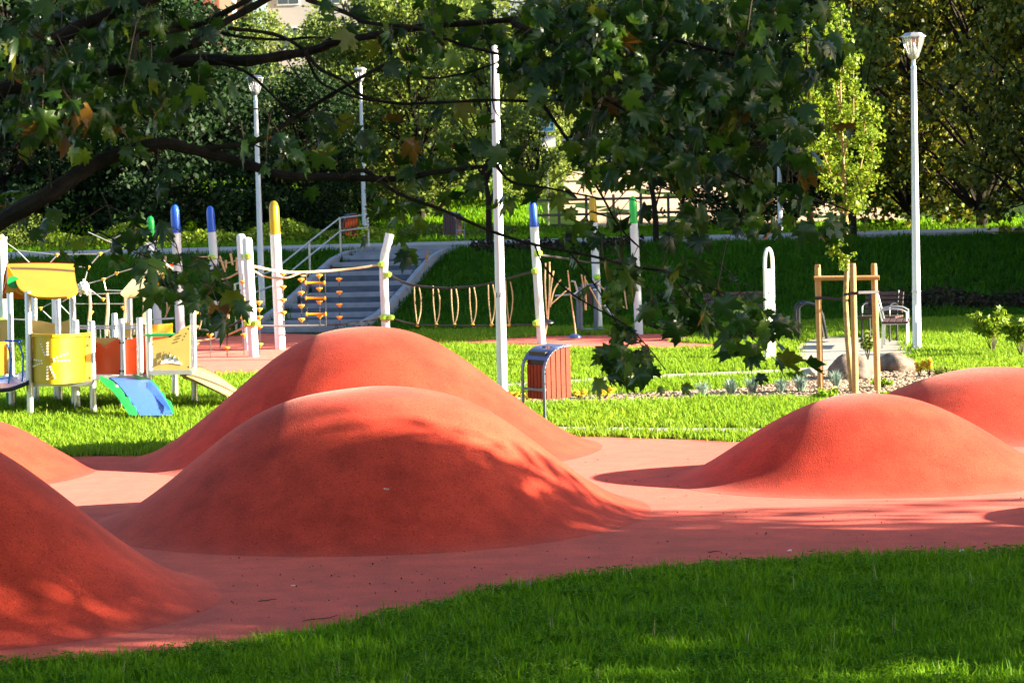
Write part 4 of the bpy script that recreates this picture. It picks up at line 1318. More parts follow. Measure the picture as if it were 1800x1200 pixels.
    rope([(366, 484, 44.5), (396, 490, 44), (434, 470, 43)], .02, ROPE)
    for x, y0, x1, y1 in ((402, 512, 392, 590), (418, 510, 414, 560), (396, 500, 402, 560), (352, 550, 350, 578), (300, 520, 290, 558), (290, 520, 292, 556)):
        rope([(x, y0, 44), ((x + x1) / 2 + 3, (y0 + y1) / 2, 44), (x1, y1, 44)], .013)
    # spider net on the left
    net = [((2, 420), (30, 440)), ((30, 440), (54, 464)), ((30, 440), (100, 448)), ((100, 448), (88, 462)), ((100, 448), (176, 446)), ((176, 446), (155, 470)), ((155, 470), (130, 468)), ((155, 470), (147, 500)),
           ((147, 500), (182, 491)), ((182, 491), (205, 480)), ((182, 491), (186, 510)), ((186, 510), (215, 511)), ((147, 500), (181, 526)), ((160, 517), (215, 515)), ((71, 542), (105, 525)), ((71, 542), (90, 560)), ((105, 535), (125, 555)), ((125, 534), (220, 534)),
           ((147, 508), (110, 530)), ((155, 408), (190, 424)), ((190, 424), (215, 412)), ((190, 424), (240, 440)), ((240, 440), (272, 420)), ((235, 405), (300, 470)), ((176, 446), (200, 436)), ((205, 480), (240, 470))]
    for (a, b) in net:
        MB().tube([P(*a, 38.5), P(*b, 38.5)], .010, 5).build('net_rope', STEEL, t)
    for q in ((100, 448), (176, 446), (155, 470), (182, 491), (71, 542), (181, 526), (161, 549), (216, 541), (205, 480)):
        o = bpy.data.objects.new('bead', bead_me); COL.objects.link(o); o.parent = t; o.location = P(*q, 38.45) - ORG[t.name]; o.scale = (.6, .6, .8)
    c = P(147, 506, 38.4)
    hub = MB()
    rnd = random.Random(4)
    for k in range(12):
        a = 2 * math.pi * k / 12
        hub.tube([c, c + Vector((math.cos(a), rnd.uniform(-.4, .4), math.sin(a))).normalized() * rnd.uniform(.09, .17)], .022, 6)
    hub.lathe([(.02, -.08), (.08, -.03), (.08, .03), (.02, .08)], 10, c)
    hub.build('net_hub', TOTM, t, smooth=True)
    for x in (157, 188, 219, 252):
        rope([(x, 515, 37), (x + 1, 540, 37), (x - 2, 575, 37), (x - 1, 590, 37)], .02)
        rope([(x + 1, 515, 37), (x + 3, 540, 37), (x + 1, 575, 37), (x, 590, 37)], .014)
    # hanging ropes and disc swings at the right, between the tipped poles
    top = [(943, 447, 42), (1000, 455, 43), (1050, 462, 44.5), (1118, 452, 44)]
    rope(top, .022, ROPED)
    for pts in ([(959, 462, 42.3), (958, 500, 42.3), (962, 560, 42.3)], [(966, 460, 42.3), (966, 510, 42.3), (963, 563, 42.3)], [(973, 476, 42.3), (968, 510, 42.3), (967, 535, 42.3)], [(986, 491, 42.3), (974, 510, 42.3), (967, 540, 42.3)],
                [(962, 566, 42.3), (958, 590, 42.3), (950, 612, 42.3)], [(998, 475, 43), (1002, 510, 43), (1010, 570, 43), (1012, 588, 43)], [(1022, 482, 43.5), (1027, 515, 43.5), (1029, 545, 43.5)], [(1028, 485, 43.5), (1030, 520, 43.5), (1030, 545, 43.5)],
                [(1091, 466, 44), (1096, 500, 44), (1102, 543, 44)], [(1028, 490, 43.5), (1045, 520, 43.5), (1058, 545, 43.5)], [(968, 535, 42.3), (985, 520, 42.3), (1000, 506, 42.3)], [(1043, 494, 44), (1070, 515, 44), (1098, 541, 44)]):
        rope(pts, .014)
    for q, m in (((962, 566, 42.3), DARK), ((1010, 591, 43), BINH)):
        c = P(*q)
        MB().lathe([(.02, .05), (.05, .045), (.13, .0), (.135, -.02), (.05, -.035)], 16, c).build('disc_seat', m, t, smooth=True)
rope_course()

# outdoor exerciser behind the hanging leaves
def exerciser():
    g = GD(1030, 45.0)
    t = root('exercise_machine', g, 'dark blue outdoor exercise machine with steel handles behind the hanging leaves', 'exercise machine')
    d = 45.0
    MB().tube([P(1018, 505, d), P(1019, 560, d), P(1020, 600, d)], .07, 10).build('post', BINB, t, smooth=True)
    MB().tube([P(1046, 510, d), P(1048, 560, d), P(1046, 600, d)], .05, 10).build('post', BINB, t, smooth=True)
    for x in (1026, 1032, 1038):
        p = P(x, 520, d)
        MB().box(p, (.055, .03, .36)).build('back_slat', SLATD, t)
    MB().tube([P(976, 520, d - .4), P(1010, 517, d - .3), P(1015, 512, d - .2), P(1010, 495, d - .2), P(1004, 494, d - .2)], .022, 6).build('handle', STEEL, t, smooth=True)
    MB().tube([P(994, 505, d - .4), P(1008, 521, d - .3), P(1022, 530, d - .2)], .02, 6).build('handle', STEEL, t, smooth=True)
    MB().tube([P(1060, 535, d), P(1077, 556, d)], .035, 8).build('pedal_arm', STEEL, t, smooth=True)
    MB().box(P(1036, 503, d), (.34, .1, .10)).build('top_cap', BINH, t, bevel=.02)
    MB().box(P(1040, 580, d), (.5, .35, .05)).build('foot_board', BINB, t)
exerciser()

# ------------------------------------------------------------------ small debris
def debris():
    items = [('paper_scrap', 679, 863, 19.0, LITTER, 'tiny white scrap on the shaded face of the front mound', 'litter', 1.2),
             ('paper_scrap', 516, 1034, None, LITTER, 'tiny white scrap on the rubber left of centre', 'litter', 1.0),
             ('paper_scrap', 1388, 972, None, LITTER, 'tiny white scrap near the front grass edge, middle right', 'litter', .8),
             ('paper_scrap', 1660, 972, None, LITTER, 'left one of two white scraps near the right front grass', 'litter', .9),
             ('paper_scrap', 1690, 972, None, LITTER, 'right one of two white scraps near the right front grass', 'litter', .9),
             ('paper_scrap', 355, 1038, None, LITTER, 'thin pale scrap at the foot of the nearest left mound', 'litter', .7)]
    for n, px, py, d, m, lab, cat, s_ in items:
        g = G(px, py) if d is None else P(px, py, 18.42)
        rnd = random.Random(px)
        mb = MB()
        r_ = .018 * s_
        mb.grid([[g + Vector((r_ * (i - 1), r_ * (j - 1) * .8, .012 + rnd.uniform(0, .016))) for i in range(3)] for j in range(3)], (0, 0, -.002))
        o = mb.build(n, m); tag(o, lab, cat, 'bits of litter')
    for px, py, L, a, lab in ((470, 1059, .13, .1, 'short dark twig on the rubber near the left mound'), (563, 1092, .24, .35, 'long thin curved twig near the front grass edge'), (1255, 973, .10, 0, 'short dark twig on the shaded rubber at right')):
        g = G(px, py); rnd = random.Random(px)
        pts = [g + Vector((L * (k / 4 - .5) * math.cos(a), L * (k / 4 - .5) * math.sin(a) * 2, .012 + rnd.uniform(0, .01))) for k in range(5)]
        o = MB().tube(pts, [.003, .004, .004, .003, .002], 5).build('twig', TWIG); tag(o, lab, 'twig', 'fallen twigs')
    # scattered fallen leaves / crumbs as stuff
    rng = np.random.default_rng(5)
    C = []
    for k in range(420):
        px = rng.uniform(250, 1800); py = rng.uniform(940, 1120)
        g = G(px, py); 
        if g.y < 15.2 or any(abs(g.x - c[0]) < 2.4 and abs(g.y - c[1]) < 2.0 for c in [(-1.26, 20.1), (-4.83, 16.3)]): continue
        C.append((g.x, g.y, .012))
    for k in range(150):
        g = Vector((rng.uniform(0.5, 6), rng.uniform(19, 24), 0.0)); C.append((g.x, g.y, .01))
    for k in range(60):
        g = G(rng.uniform(500, 1790), rng.uniform(1030, 1190)); C.append((g.x, g.y, .05))
    C = np.array(C)
    me = leaf_cards(rng, C, 0.014, 0, 1.2, TWIG)
    o = link('leaf_litter', me); tag(o, 'scattered dark crumbs and bits of dry leaf on the rubber', kind='stuff')
debris()

# ------------------------------------------------------------------ trees
def tree_mesh(seed, H, R_, n, leaf, mat, crown_lo=0.25, down=.3, nclump=60, cs=1.0, droop=False):
    """returns (trunk_mb, limb_mb, foliage mesh) in local coordinates"""
    rnd = random.Random(seed); rng = np.random.default_rng(seed)
    tr = MB(); lb = MB()
    tp = [Vector((0, 0, -.3))]
    for k in range(1, 8):
        tp.append(Vector((rnd.gauss(0, .05) * k, rnd.gauss(0, .05) * k, H * .85 * k / 7)))
    r0 = H * .017
    tr.tube(tp, [r0 * (1 - .85 * k / 7) for k in range(8)], 10)
    clumps = []
    for i in range(nclump):
        f = crown_lo + (1 - crown_lo) * (i + rnd.random()) / nclump
        z = H * f
        g = (f - crown_lo) / (1 - crown_lo)
        rr = R_ * (math.sin(math.pi * min(1, g * .85 + .13)) ** .7) * rnd.uniform(.45, 1.05)
        a = rnd.uniform(0, 6.28)
        c = Vector((math.cos(a) * rr, math.sin(a) * rr, z))
        k = min(7, max(1, int(f * .75 * 7 / .85)))
        st = tp[k - 1].lerp(tp[k], .5)
        mid = st.lerp(c, .55) + Vector((0, 0, R_ * .12))
        lb.tube([st, mid, c], [r0 * .35, r0 * .2, r0 * .06], 5)
        cr = R_ * rnd.uniform(.16, .34) * cs
        clumps.append((c.x, c.y, c.z, cr))
        for _ in range(3):
            clumps.append((c.x + rnd.gauss(0, cr), c.y + rnd.gauss(0, cr), c.z + rnd.gauss(0, cr * .8) - (cr * rnd.uniform(0, 1.5) if droop else 0), cr * rnd.uniform(.4, .8)))
    C = crown_points(rng, n, clumps, 1)
    return tr, lb, leaf_cards(rng, C, leaf, down, 1.5, mat)

TREE_CACHE = {}
def plant(kind, x, y, label, group, s_=1.0, rz=0.0, zs=1.0, mat=None):
    if kind not in TREE_CACHE:
        spec = {'broad': (1, 9.5, 3.3, 15000, .15, TREE_DK, .10, .3, 70), 'broad_b': (2, 10.0, 3.6, 17000, .15, TREE_DK, .08, .5, 80, 1, True),
                'lit': (3, 8.5, 3.0, 16000, .13, TREE_MD, .08, .2, 70), 'lit_b': (4, 10.0, 3.4, 15000, .15, TREE_MD, .12, .3, 70),
                'gold': (5, 10.5, 3.6, 13000, .15, TREE_GD, .12, .9, 85, .62, True), 'gold_b': (6, 9.5, 3.4, 12000, .15, TREE_GD, .06, .9, 80, .62, True),
                'slim': (7, 5.2, 1.1, 2600, .10, TREE_MD, .45, .2, 22), 'park': (8, 12.0, 4.6, 19000, .24, SHADEL, .22, .2, 90), 'park_round': (38, 12.0, 4.6, 19000, .24, SHADEL, .40, .2, 80), 'park_high': (28, 15.0, 4.4, 8000, .24, SHADEL, .52, .2, 80), 'park_thin': (18, 12.0, 4.6, 3300, .24, SHADEL, .32, .2, 34)}[kind]
        t = root('x', (0, 0, 0), label, 'tree'); t.name = 'tree'
        ORG[t.name] = Vector((0, 0, 0))
        tr, lb, fo = tree_mesh(*spec)
        tr.build('trunk', BARK, t, smooth=True); lb.build('limbs', BARK, t, smooth=True)
        link('crown', fo, parent=t)
        TREE_CACHE[kind] = t; o = t
    else:
        o = copy_tree(TREE_CACHE[kind])
    o.location = (x, y, gz(x, y) - .05); o.rotation_euler = (0, 0, rz); o.scale = (s_, s_, s_ * zs)
    o['label'] = label; o['group'] = group
    return o

def X(px, d): return (px - 900) / FPX * d
rt = random.Random(12)
gl = 'dark trees behind the rope course'
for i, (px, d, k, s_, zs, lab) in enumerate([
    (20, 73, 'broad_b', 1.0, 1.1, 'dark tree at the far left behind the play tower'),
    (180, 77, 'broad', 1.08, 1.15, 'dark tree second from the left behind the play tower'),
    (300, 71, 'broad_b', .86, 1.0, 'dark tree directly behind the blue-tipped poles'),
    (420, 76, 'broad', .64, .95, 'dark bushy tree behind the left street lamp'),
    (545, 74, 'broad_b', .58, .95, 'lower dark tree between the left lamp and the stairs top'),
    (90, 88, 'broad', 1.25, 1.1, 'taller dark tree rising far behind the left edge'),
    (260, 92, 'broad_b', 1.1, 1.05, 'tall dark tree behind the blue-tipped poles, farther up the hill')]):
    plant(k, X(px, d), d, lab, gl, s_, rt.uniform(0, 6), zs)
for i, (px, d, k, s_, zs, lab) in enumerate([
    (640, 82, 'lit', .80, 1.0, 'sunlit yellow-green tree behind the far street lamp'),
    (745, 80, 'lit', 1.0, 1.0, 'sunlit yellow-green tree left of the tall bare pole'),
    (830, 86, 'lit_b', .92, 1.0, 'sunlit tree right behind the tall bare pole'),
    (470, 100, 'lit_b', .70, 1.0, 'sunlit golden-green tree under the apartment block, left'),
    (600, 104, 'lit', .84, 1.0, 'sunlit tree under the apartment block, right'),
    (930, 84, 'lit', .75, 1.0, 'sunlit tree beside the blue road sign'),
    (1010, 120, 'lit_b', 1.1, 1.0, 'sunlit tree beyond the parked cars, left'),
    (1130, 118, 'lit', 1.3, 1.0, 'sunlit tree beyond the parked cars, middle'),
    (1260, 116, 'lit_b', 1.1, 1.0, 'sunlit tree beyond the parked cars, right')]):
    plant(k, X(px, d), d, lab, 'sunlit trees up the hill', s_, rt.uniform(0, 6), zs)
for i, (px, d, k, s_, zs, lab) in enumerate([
    (1500, 74, 'gold', .95, 1.1, 'dark sun-gilded tree behind the young columnar tree'),
    (1610, 69, 'gold_b', 1.0, 1.1, 'dark sun-gilded tree behind the right street lamp'),
    (1730, 66, 'gold', .95, 1.0, 'sun-gilded tree with drooping sprays right of the lamp'),
    (1850, 58, 'gold_b', .85, 1.0, 'sun-gilded tree cut by the right edge, hanging over the path'),
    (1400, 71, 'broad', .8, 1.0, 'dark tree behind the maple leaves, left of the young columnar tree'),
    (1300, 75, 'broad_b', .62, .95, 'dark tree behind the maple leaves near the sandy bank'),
    (1560, 97, 'broad', 1.15, 1.1, 'dark tree filling the gap behind the sun-gilded trees'),
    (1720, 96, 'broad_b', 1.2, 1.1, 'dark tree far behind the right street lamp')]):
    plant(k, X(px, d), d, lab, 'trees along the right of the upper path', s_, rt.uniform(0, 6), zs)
for px, d, s_, lab in [(866, 58.3, 1.1, 'slim young tree with a leaning thin trunk beside the tall bare pole'), (1157, 59.2, 1.0, 'slim young tree on the bank behind the green-tipped pole'),
                       (1205, 70, .9, 'slim young tree beyond the path, by the sandy bank'), (945, 68, .8, 'slim young tree behind the blue-tipped pole at centre'), (1505, 60, 1.1, 'slim dark-trunked tree at the path behind the staked young tree')]:
    plant('slim', X(px, d), d, lab, 'slim young trees near the upper path', s_, rt.uniform(0, 6))
# park trees outside the frame on the sunny side; their shade falls on the lawn and the embankment; two front ones are added to deepen it
SHADE = [(11.5, 15.15, .52, 'round-headed park tree on the lawn right of the front mounds'), (13.0, 10.6, .85, 'thin-crowned park tree right of the front lawn'), (16.8, 14.75, .58, 'added unseen park tree farther right, closing gaps in the shade on the front mounds'), (20.0, 8.6, .9, 'high-crowned park tree behind the thin-crowned one'), (20, 44.3, 1.0, 'tall park tree right of the embankment foot'), (26, 48.5, 1.2, 'tall park tree right of the benches'), (21, 54.0, 1.15, 'tall park tree right of the upper path'), (30.5, 56.0, 1.3, 'tallest park tree right of the upper path')]
for x, y, s_, lab in SHADE:
    plant('park_high' if 'high' in lab else 'park_round' if 'round' in lab else 'park_thin' if 'thin' in lab else 'park', x, y, lab, 'park trees on the sunny side of the lawn', s_, rt.uniform(0, 6), .99 if s_ < .7 else 1.0)

# hedge of low lit shrubs by the path
def hedge(x0, x1, y, h, mat, label, seed, n=9000, leaf=.08):
    rng = np.random.default_rng(seed)
    C = np.stack([rng.uniform(x0, x1, n), y + rng.normal(0, .5, n), rng.random(n) ** 1.3 * h], 1)
    C[:, 2] *= .7 + .3 * np.sin(C[:, 0] * 2.1 + seed) * np.sin(C[:, 0] * .7)
    C[:, 2] += np.array([gz(a, b) for a, b in C[:, :2]])
    o = link('shrubbery', leaf_cards(rng, C, leaf, 0, 1.5, mat)); tag(o, label, kind='stuff')
hedge(-13.5, -3.4, 67, .85, TREE_LM, 'low bright shrubs along the upper path behind the rope course', 3, 9000)
hedge(-3.4, 0.2, 70, .6, TREE_MD, 'low shrubs behind the dark far bin', 4, 2500)
hedge(-20, -13.5, 68, 1.4, TREE_MD, 'lit bushes at the far left behind the net pole', 6, 5000)
hedge(-24, 24, 98.5, 2.2, TREE_DK, 'dark hedge at the top of the hill', 5, 14000, .16)
hedge(-1.0, 3.4, 58.0, .35, PURP, 'dark low cover on the bank beside the stairs', 7, 2500, .07)
hedge(8.0, 13.5, 49.0, .55, PURP, 'dark undergrowth at the embankment foot on the right', 8, 5000, .07)

# young trees fence posts beyond the path
def far_fence():
    t = root('wooden_fence', GD(1000, 77), 'low weathered wooden rail fence in front of the sandy bank', 'fence')
    for k in range(8):
        g = GD(940 + 48 * k, 77)
        MB().box(g + Vector((0, 0, .5)), (.09, .09, 1.2)).build('post', FENC, t)
    for h in (.45, .95):
        for k in range(7):
            a, b = GD(940 + 48 * k, 77) + Vector((0, -.06, h)), GD(988 + 48 * k, 77) + Vector((0, -.06, h))
            MB().box((a + b) / 2, ((b - a).length - .01, .03, .09)).build('rail', FENC, t)
far_fence()

# ------------------------------------------------------------------ sign, cars, buildings
def road_sign():
    d = 78; p = P(960, 217, d); g = GD(960, d)
    t = root('road_sign', (p.x, d, gz(p.x, d)), 'square blue road sign with a white plate below it', 'road sign')
    MB().tube([(p.x, d + .04, g.z - .2), (p.x, d + .04, p.z + .35)], .03, 8).build('post', STEEL, t)
    MB().box((p.x, d, p.z), (.56, .02, .56)).build('panel', TOTM, t)
    MB().box((p.x, d - .014, p.z), (.48, .006, .48)).build('blue_face', SIGNB, t)
    MB().prism([(p.x - .18, d - .02, p.z - .16), (p.x + .18, d - .02, p.z - .16), (p.x, d - .02, p.z + .18)], (0, .004, 0)).build('white_triangle', TOTM, t)
    fig = MB(); q = Vector((p.x, d - .026, p.z))
    fig.tube([q + Vector((0, 0, .07)), q + Vector((0, -.004, .07))], .025, 8)
    fig.tube([q + Vector((0, 0, .05)), q + Vector((0, 0, -.04))], .016, 5)
    fig.tube([q + Vector((0, 0, -.04)), q + Vector((-.05, 0, -.14))], .012, 5)
    fig.tube([q + Vector((0, 0, -.04)), q + Vector((.05, 0, -.14))], .012, 5)
    fig.tube([q + Vector((-.06, 0, -.01)), q + Vector((.06, 0, .03))], .01, 5)
    fig.build('pictogram', BLACK, t)
    MB().box((p.x + .06, d, p.z - .62), (.5, .02, .36)).build('lower_plate', TOTM, t)
road_sign()

def make_car(paint, van=False):
    t = root('parked_car', (0, 0, 0), 'x', 'car', 'cars parked up the hill')
    H = 1.9 if van else 1.45
    side = [(-2.1, .35), (-2.1, .75), (-2.02, .95), (-1.15, 1.0), (-.45, H), (1.0, H), (1.75, 1.0), (2.05, .95), (2.1, .6), (2.1, .35)]
    if van: side = [(-2.1, .35), (-2.1, .9), (-1.6, 1.1), (-1.0, H), (2.0, H), (2.08, 1.0), (2.1, .35)]
    MB().prism([(x, -.85, z) for x, z in side], (0, 1.7, 0)).build('body', paint, t, bevel=.07)
    if van: win = [(-1.3, 1.12), (-.9, H - .12), (1.8, H - .12), (1.85, 1.12)]
    else: win = [(-1.0, 1.02), (-.42, H - .1), (.95, H - .1), (1.5, 1.02)]
    for s_ in (-1, 1):
        MB().prism([(x, s_ * .856, z) for x, z in win], (0, -s_ * .02, 0)).build('window', GLASS, t)
        for x in (-1.3, 1.35):
            w = MB().tube([(x, s_ * .66, .33), (x, s_ * .88, .33)], .33, 18).build('wheel', RUBT, t, smooth=True)
            MB().tube([(x, s_ * .86, .33), (x, s_ * .89, .33)], .2, 12).build('rim', RIM, w)
        MB().box((-2.09, s_ * .6, .75), (.05, .3, .14)).build('headlight', TOTM, t)
        MB().box((2.09, s_ * .62, .8), (.05, .25, .14)).build('tail_light', CARR, t)
    return t
cars = [(CARW, 1000, 101, 0, False, 'white car parked at the top of the sandy bank'), (CARD, 1110, 101.5, 4, False, 'dark car parked at the top of the sandy bank'),
        (CARW, 1225, 101, 2, False, 'pale car parked right of the dark one on the hill'), (CARR, 1590, 101, 0, False, 'red car glimpsed left of the right lamp between the trees'), (CARR, 1775, 101, 0, True, 'red van glimpsed through the trees at the right edge')]
for m, px, d, rz, van, lab in cars:
    o = make_car(m, van); o.location = (X(px, d), d, gz(X(px, d), d) + .01); o.rotation_euler = (0, 0, R(rz)); o['label'] = lab

def block(x0, x1, y, h, dep, mat, label, cols, floors, balc=()):
    t = root('apartment_block', ((x0 + x1) / 2, y, gz(0, y)), label, 'building', 'apartment blocks on the hill')
    z0 = gz(0, y)
    MB().box(((x0 + x1) / 2, y + dep / 2, z0 + h / 2 - .5), (x1 - x0, dep, h + 1)).build('wall', mat, t)
    MB().box(((x0 + x1) / 2, y + dep / 2, z0 + h + .15), (x1 - x0 + .5, dep + .5, .3)).build('roof', ROOFM, t)
    cw = (x1 - x0) / cols
    for f in range(floors):
        for c in range(cols):
            x = x0 + cw * (c + .5); z = z0 + 1.9 + f * 2.9
            w = MB().box((x, y - .03, z), (1.5, .08, 1.5)).build('window', WINF, t)
            MB().box((x - .36, y - .08, z), (.62, .03, 1.3)).build('pane', GLASS, w)
            MB().box((x + .36, y - .08, z), (.62, .03, 1.3)).build('pane', GLASS, w)
            if (c in balc):
                MB().box((x, y - .6, z - 1.1), (2.6, 1.2, .15)).build('balcony_floor', CONC, t)
                MB().box((x, y - 1.2, z - .6), (2.6, .06, .95)).build('balcony_front', BALC, t)
block(-21.5, -17.5, 148, 22, 12, WALLB, 'pinkish apartment block with brown balconies at the upper left', 1, 7, (0,))
block(-15.5, -7.0, 150, 24, 12, WALLA, 'grey-brown apartment block above the left trees', 3, 8)
block(-6.6, 2.5, 152, 24, 12, WALLC, 'bluish grey apartment block above the centre trees', 3, 8)
block(22, 34, 135, 9, 10, WALLB, 'low pinkish building glimpsed behind the right trees', 4, 2)

# ------------------------------------------------------------------ big maple whose branches hang into the picture
def maple_leaf_arrays():
    """unit maple leaf (length 1 along +Y), returns verts, tris"""
    half = [(0.0, 0.0), (0.10, -0.06), (0.30, -0.10), (0.26, 0.06), (0.52, 0.12), (0.38, 0.22), (0.56, 0.42), (0.46, 0.44), (0.50, 0.62), (0.32, 0.52), (0.16, 0.50), (0.20, 0.72), (0.10, 0.74), (0.0, 1.0)]
    out = half + [(-x, y) for x, y in reversed(half[1:-1])]
    def z(x, y): return -0.22 * abs(x) ** 1.2 - 0.25 * max(0, y) ** 2 + 0.05 * math.sin(8 * x + 3 * y)
    V = [(0, 0.30, z(0, .3) + .02)] + [(x, y, z(x, y)) for x, y in out]
    n = len(out)
    F = [(0, 1 + i, 1 + (i + 1) % n) for i in range(n)]
    return np.array(V), np.array(F)
LV, LF = maple_leaf_arrays()

def maple():
    rnd = random.Random(99); rng = np.random.default_rng(99)
    Y0 = 11.0
    bx, by = -5.4, 11.3
    t = root('maple_tree', (bx, by, 0), 'large shaded maple whose leafy branches hang across the top of the picture', 'tree')
    org = Vector((bx, by, 0))
    trunk = [(bx, by, -.3), (bx + .03, by, 1.0), (bx + .05, by, 2.2), (bx - .02, by + .05, 3.6), (bx + .1, by, 5.2), (bx + .3, by - .1, 7.5), (bx + .2, by, 9.5)]
    MB().tube(trunk, [.30, .26, .23, .20, .16, .10, .04], 14).build('trunk', BARK, t, smooth=True)
    def branch(pts, w0, w1, d=Y0, start=None, jit=.12):
        """pts in picture units, widths in picture px"""
        n = len(pts); w = []
        for i, p in enumerate(pts):
            dd = p[2] if len(p) > 2 else d + jit * math.sin(i * 1.3 + p[0] * .01)
            w.append(tuple(P(p[0], p[1], dd)))
        if start: w = [tuple(start)] + w
        w = catmull(w, 4); m = len(w)
        rr = [(w0 + (w1 - w0) * (k / (m - 1)) ** .8) / 2 / FPX * d * (1 + .10 * math.sin(k * 1.9)) for k in range(m)]
        MB().tube(w, rr, 8).build('branch', BARK, t, smooth=True)
        return w
    Bs = []
    B = lambda *a, **k: Bs.append(branch(*a, **k))
    B([(-300, 560), (-120, 470), (0, 389), (78, 346), (136, 307), (194, 276), (280, 253), (330, 261), (408, 280), (502, 309), (583, 311), (696, 315), (760, 304), (872, 290)], 42, 7, start=(bx, by, 2.0))
    B([(350, 262), (447, 249), (517, 208), (560, 180), (607, 152), (655, 125), (700, 102)], 11, 5, 11.1)
    B([(-500, 330), (-200, 200), (0, 112), (82, 78), (132, 50), (195, 23), (264, 0), (400, -60)], 40, 14, 10.7, start=(bx, by, 3.0))
    B([(60, 90), (163, 50), (241, 58), (330, 48), (370, 35), (435, 0), (500, -40)], 16, 9, 10.9)
    B([(300, 95), (338, 78), (389, 43), (467, 0), (560, -50)], 16, 12, 11.2)
    B([(-350, 260), (-100, 180), (150, 130), (300, 110), (373, 105), (435, 107), (505, 97), (556, 87), (591, 74), (660, 62), (740, 48), (840, 40), (960, 30), (1100, 20)], 30, 8, 11.3, start=(bx, by, 2.9))
    B([(389, 58), (430, 66), (498, 70), (545, 66), (583, 69), (620, 66)], 6, 4, 11.1)
    B([(400, 50), (480, 60), (530, 85), (560, 120), (600, 140), (640, 170), (700, 182), (780, 180), (862, 176), (950, 178), (1040, 170)], 7, 5, 11.0)
    B([(365, 106), (428, 124), (467, 156), (517, 206)], 7, 4, 11.25)
    B([(537, 93), (556, 136), (583, 156), (640, 175), (670, 178)], 7, 3, 10.9)
    B([(540, 0), (599, 19), (642, 39), (690, 45), (740, 50), (800, 75), (862, 92), (930, 105)], 9, 5, 10.9)
    B([(690, 105), (720, 128), (760, 138), (820, 128), (870, 112)], 6, 3, 11.0)
    B([(600, 312), (640, 300), (700, 340), (780, 370), (860, 405), (940, 430), (1040, 450), (1110, 468), (1180, 480), (1260, 510), (1310, 535), (1350, 560)], 8, 2.5, 10.8)
    B([(872, 290), (900, 320), (960, 330), (1060, 350)], 7, 3, 11.0)
    B([(900, 40), (1000, 90), (1100, 150), (1180, 215), (1260, 250), (1350, 262)], 10, 3, 10.8)
    B([(1040, 20), (1150, 60), (1260, 90), (1340, 110), (1420, 150)], 9, 3, 11.1)
    B([(1060, 170), (1180, 240), (1280, 300), (1380, 345), (1450, 355), (1500, 375)], 8, 2.5, 10.7)
    B([(950, 178), (1000, 250), (1050, 330), (1090, 400), (1130, 440)], 7, 3, 11.2)
    B([(940, 430), (958, 470), (1010, 520), (1090, 565), (1130, 600), (1170, 650)], 4, 2, 10.75)
    B([(1000, 442), (1045, 500), (1080, 560), (1100, 600)], 3.5, 2, 10.9)
    B([(1180, 480), (1210, 520), (1260, 570), (1300, 620)], 3, 1.5, 10.7)
    B([(1260, 510), (1300, 570), (1340, 610), (1370, 640)], 3, 1.5, 10.8)
    B([(240, 150), (270, 200), (310, 245)], 4, 2, 11)
    B([(490, 80), (520, 130), (560, 170), (600, 215)], 2.5, 1.5, 11)
    B([(738, 170), (710, 205), (670, 260), (640, 300)], 2.5, 1.5, 11)
    B([(-60, 250), (20, 265), (80, 300), (90, 330)], 4, 1.5, 10.9)
    B([(140, 390), (180, 410), (230, 440), (270, 455), (330, 470)], 3, 1.5, 10.9)
    B([(850, 60), (865, 95), (866, 180), (880, 210), (890, 240)], 4, 2, 10.9)
    B([(370, 190), (405, 215), (430, 245), (490, 270), (540, 262)], 4, 2, 11)
    # leaves: clusters measured on the photograph, kept at the tree's own depth
    CL = [(150, 60, 190, 75, 190), (60, 170, 110, 90, 110), (230, 140, 140, 70, 95), (380, 125, 80, 30, 22), (25, 330, 50, 45, 26), (120, 420, 40, 50, 16), (180, 210, 110, 50, 34),
          (240, 385, 40, 36, 14), (325, 490, 60, 42, 60), (370, 510, 50, 35, 34), (240, 440, 50, 30, 9), (330, 310, 60, 20, 6), (440, 370, 30, 20, 4), (340, 30, 40, 30, 8),
          (560, 250, 80, 40, 46), (640, 240, 60, 40, 24), (640, 60, 60, 30, 20), (715, 80, 40, 50, 26), (780, 30, 90, 34, 70), (850, 110, 80, 50, 22), (620, 20, 50, 20, 12),
          (750, 260, 70, 50, 30), (700, 370, 40, 30, 12), (735, 440, 30, 22, 8), (650, 430, 18, 16, 3), (800, 350, 40, 30, 8), (790, 230, 60, 40, 20), (615, 350, 60, 20, 8),
          (1000, 80, 140, 90, 330), (1200, 90, 190, 120, 520), (1150, 245, 150, 85, 250), (1320, 230, 110, 130, 290), (930, 250, 40, 60, 26), (985, 380, 60, 34, 22), (1030, 180, 100, 70, 100),
          (1400, 60, 90, 80, 80), (1420, 350, 60, 50, 44), (1480, 400, 38, 24, 14), (1340, 400, 50, 40, 26), (1220, 365, 60, 45, 30), (1500, 230, 30, 30, 6), (1460, 430, 30, 20, 5),
          (1130, 480, 50, 35, 22), (1210, 500, 60, 40, 42), (1190, 540, 50, 30, 22), (1290, 550, 70, 38, 60), (1330, 595, 60, 28, 32), (1385, 612, 22, 28, 8), (1330, 650, 14, 8, 2), (1280, 600, 30, 20, 8),
          (1110, 590, 60, 30, 30), (1130, 640, 55, 32, 44), (1065, 620, 25, 20, 8), (1185, 685, 12, 14, 3), (1055, 520, 34, 50, 16), (1050, 440, 36, 26, 11), (1085, 405, 40, 30, 9), (880, 330, 40, 30, 10), (1300, 30, 160, 40, 60)]
    T, SZ = [], []
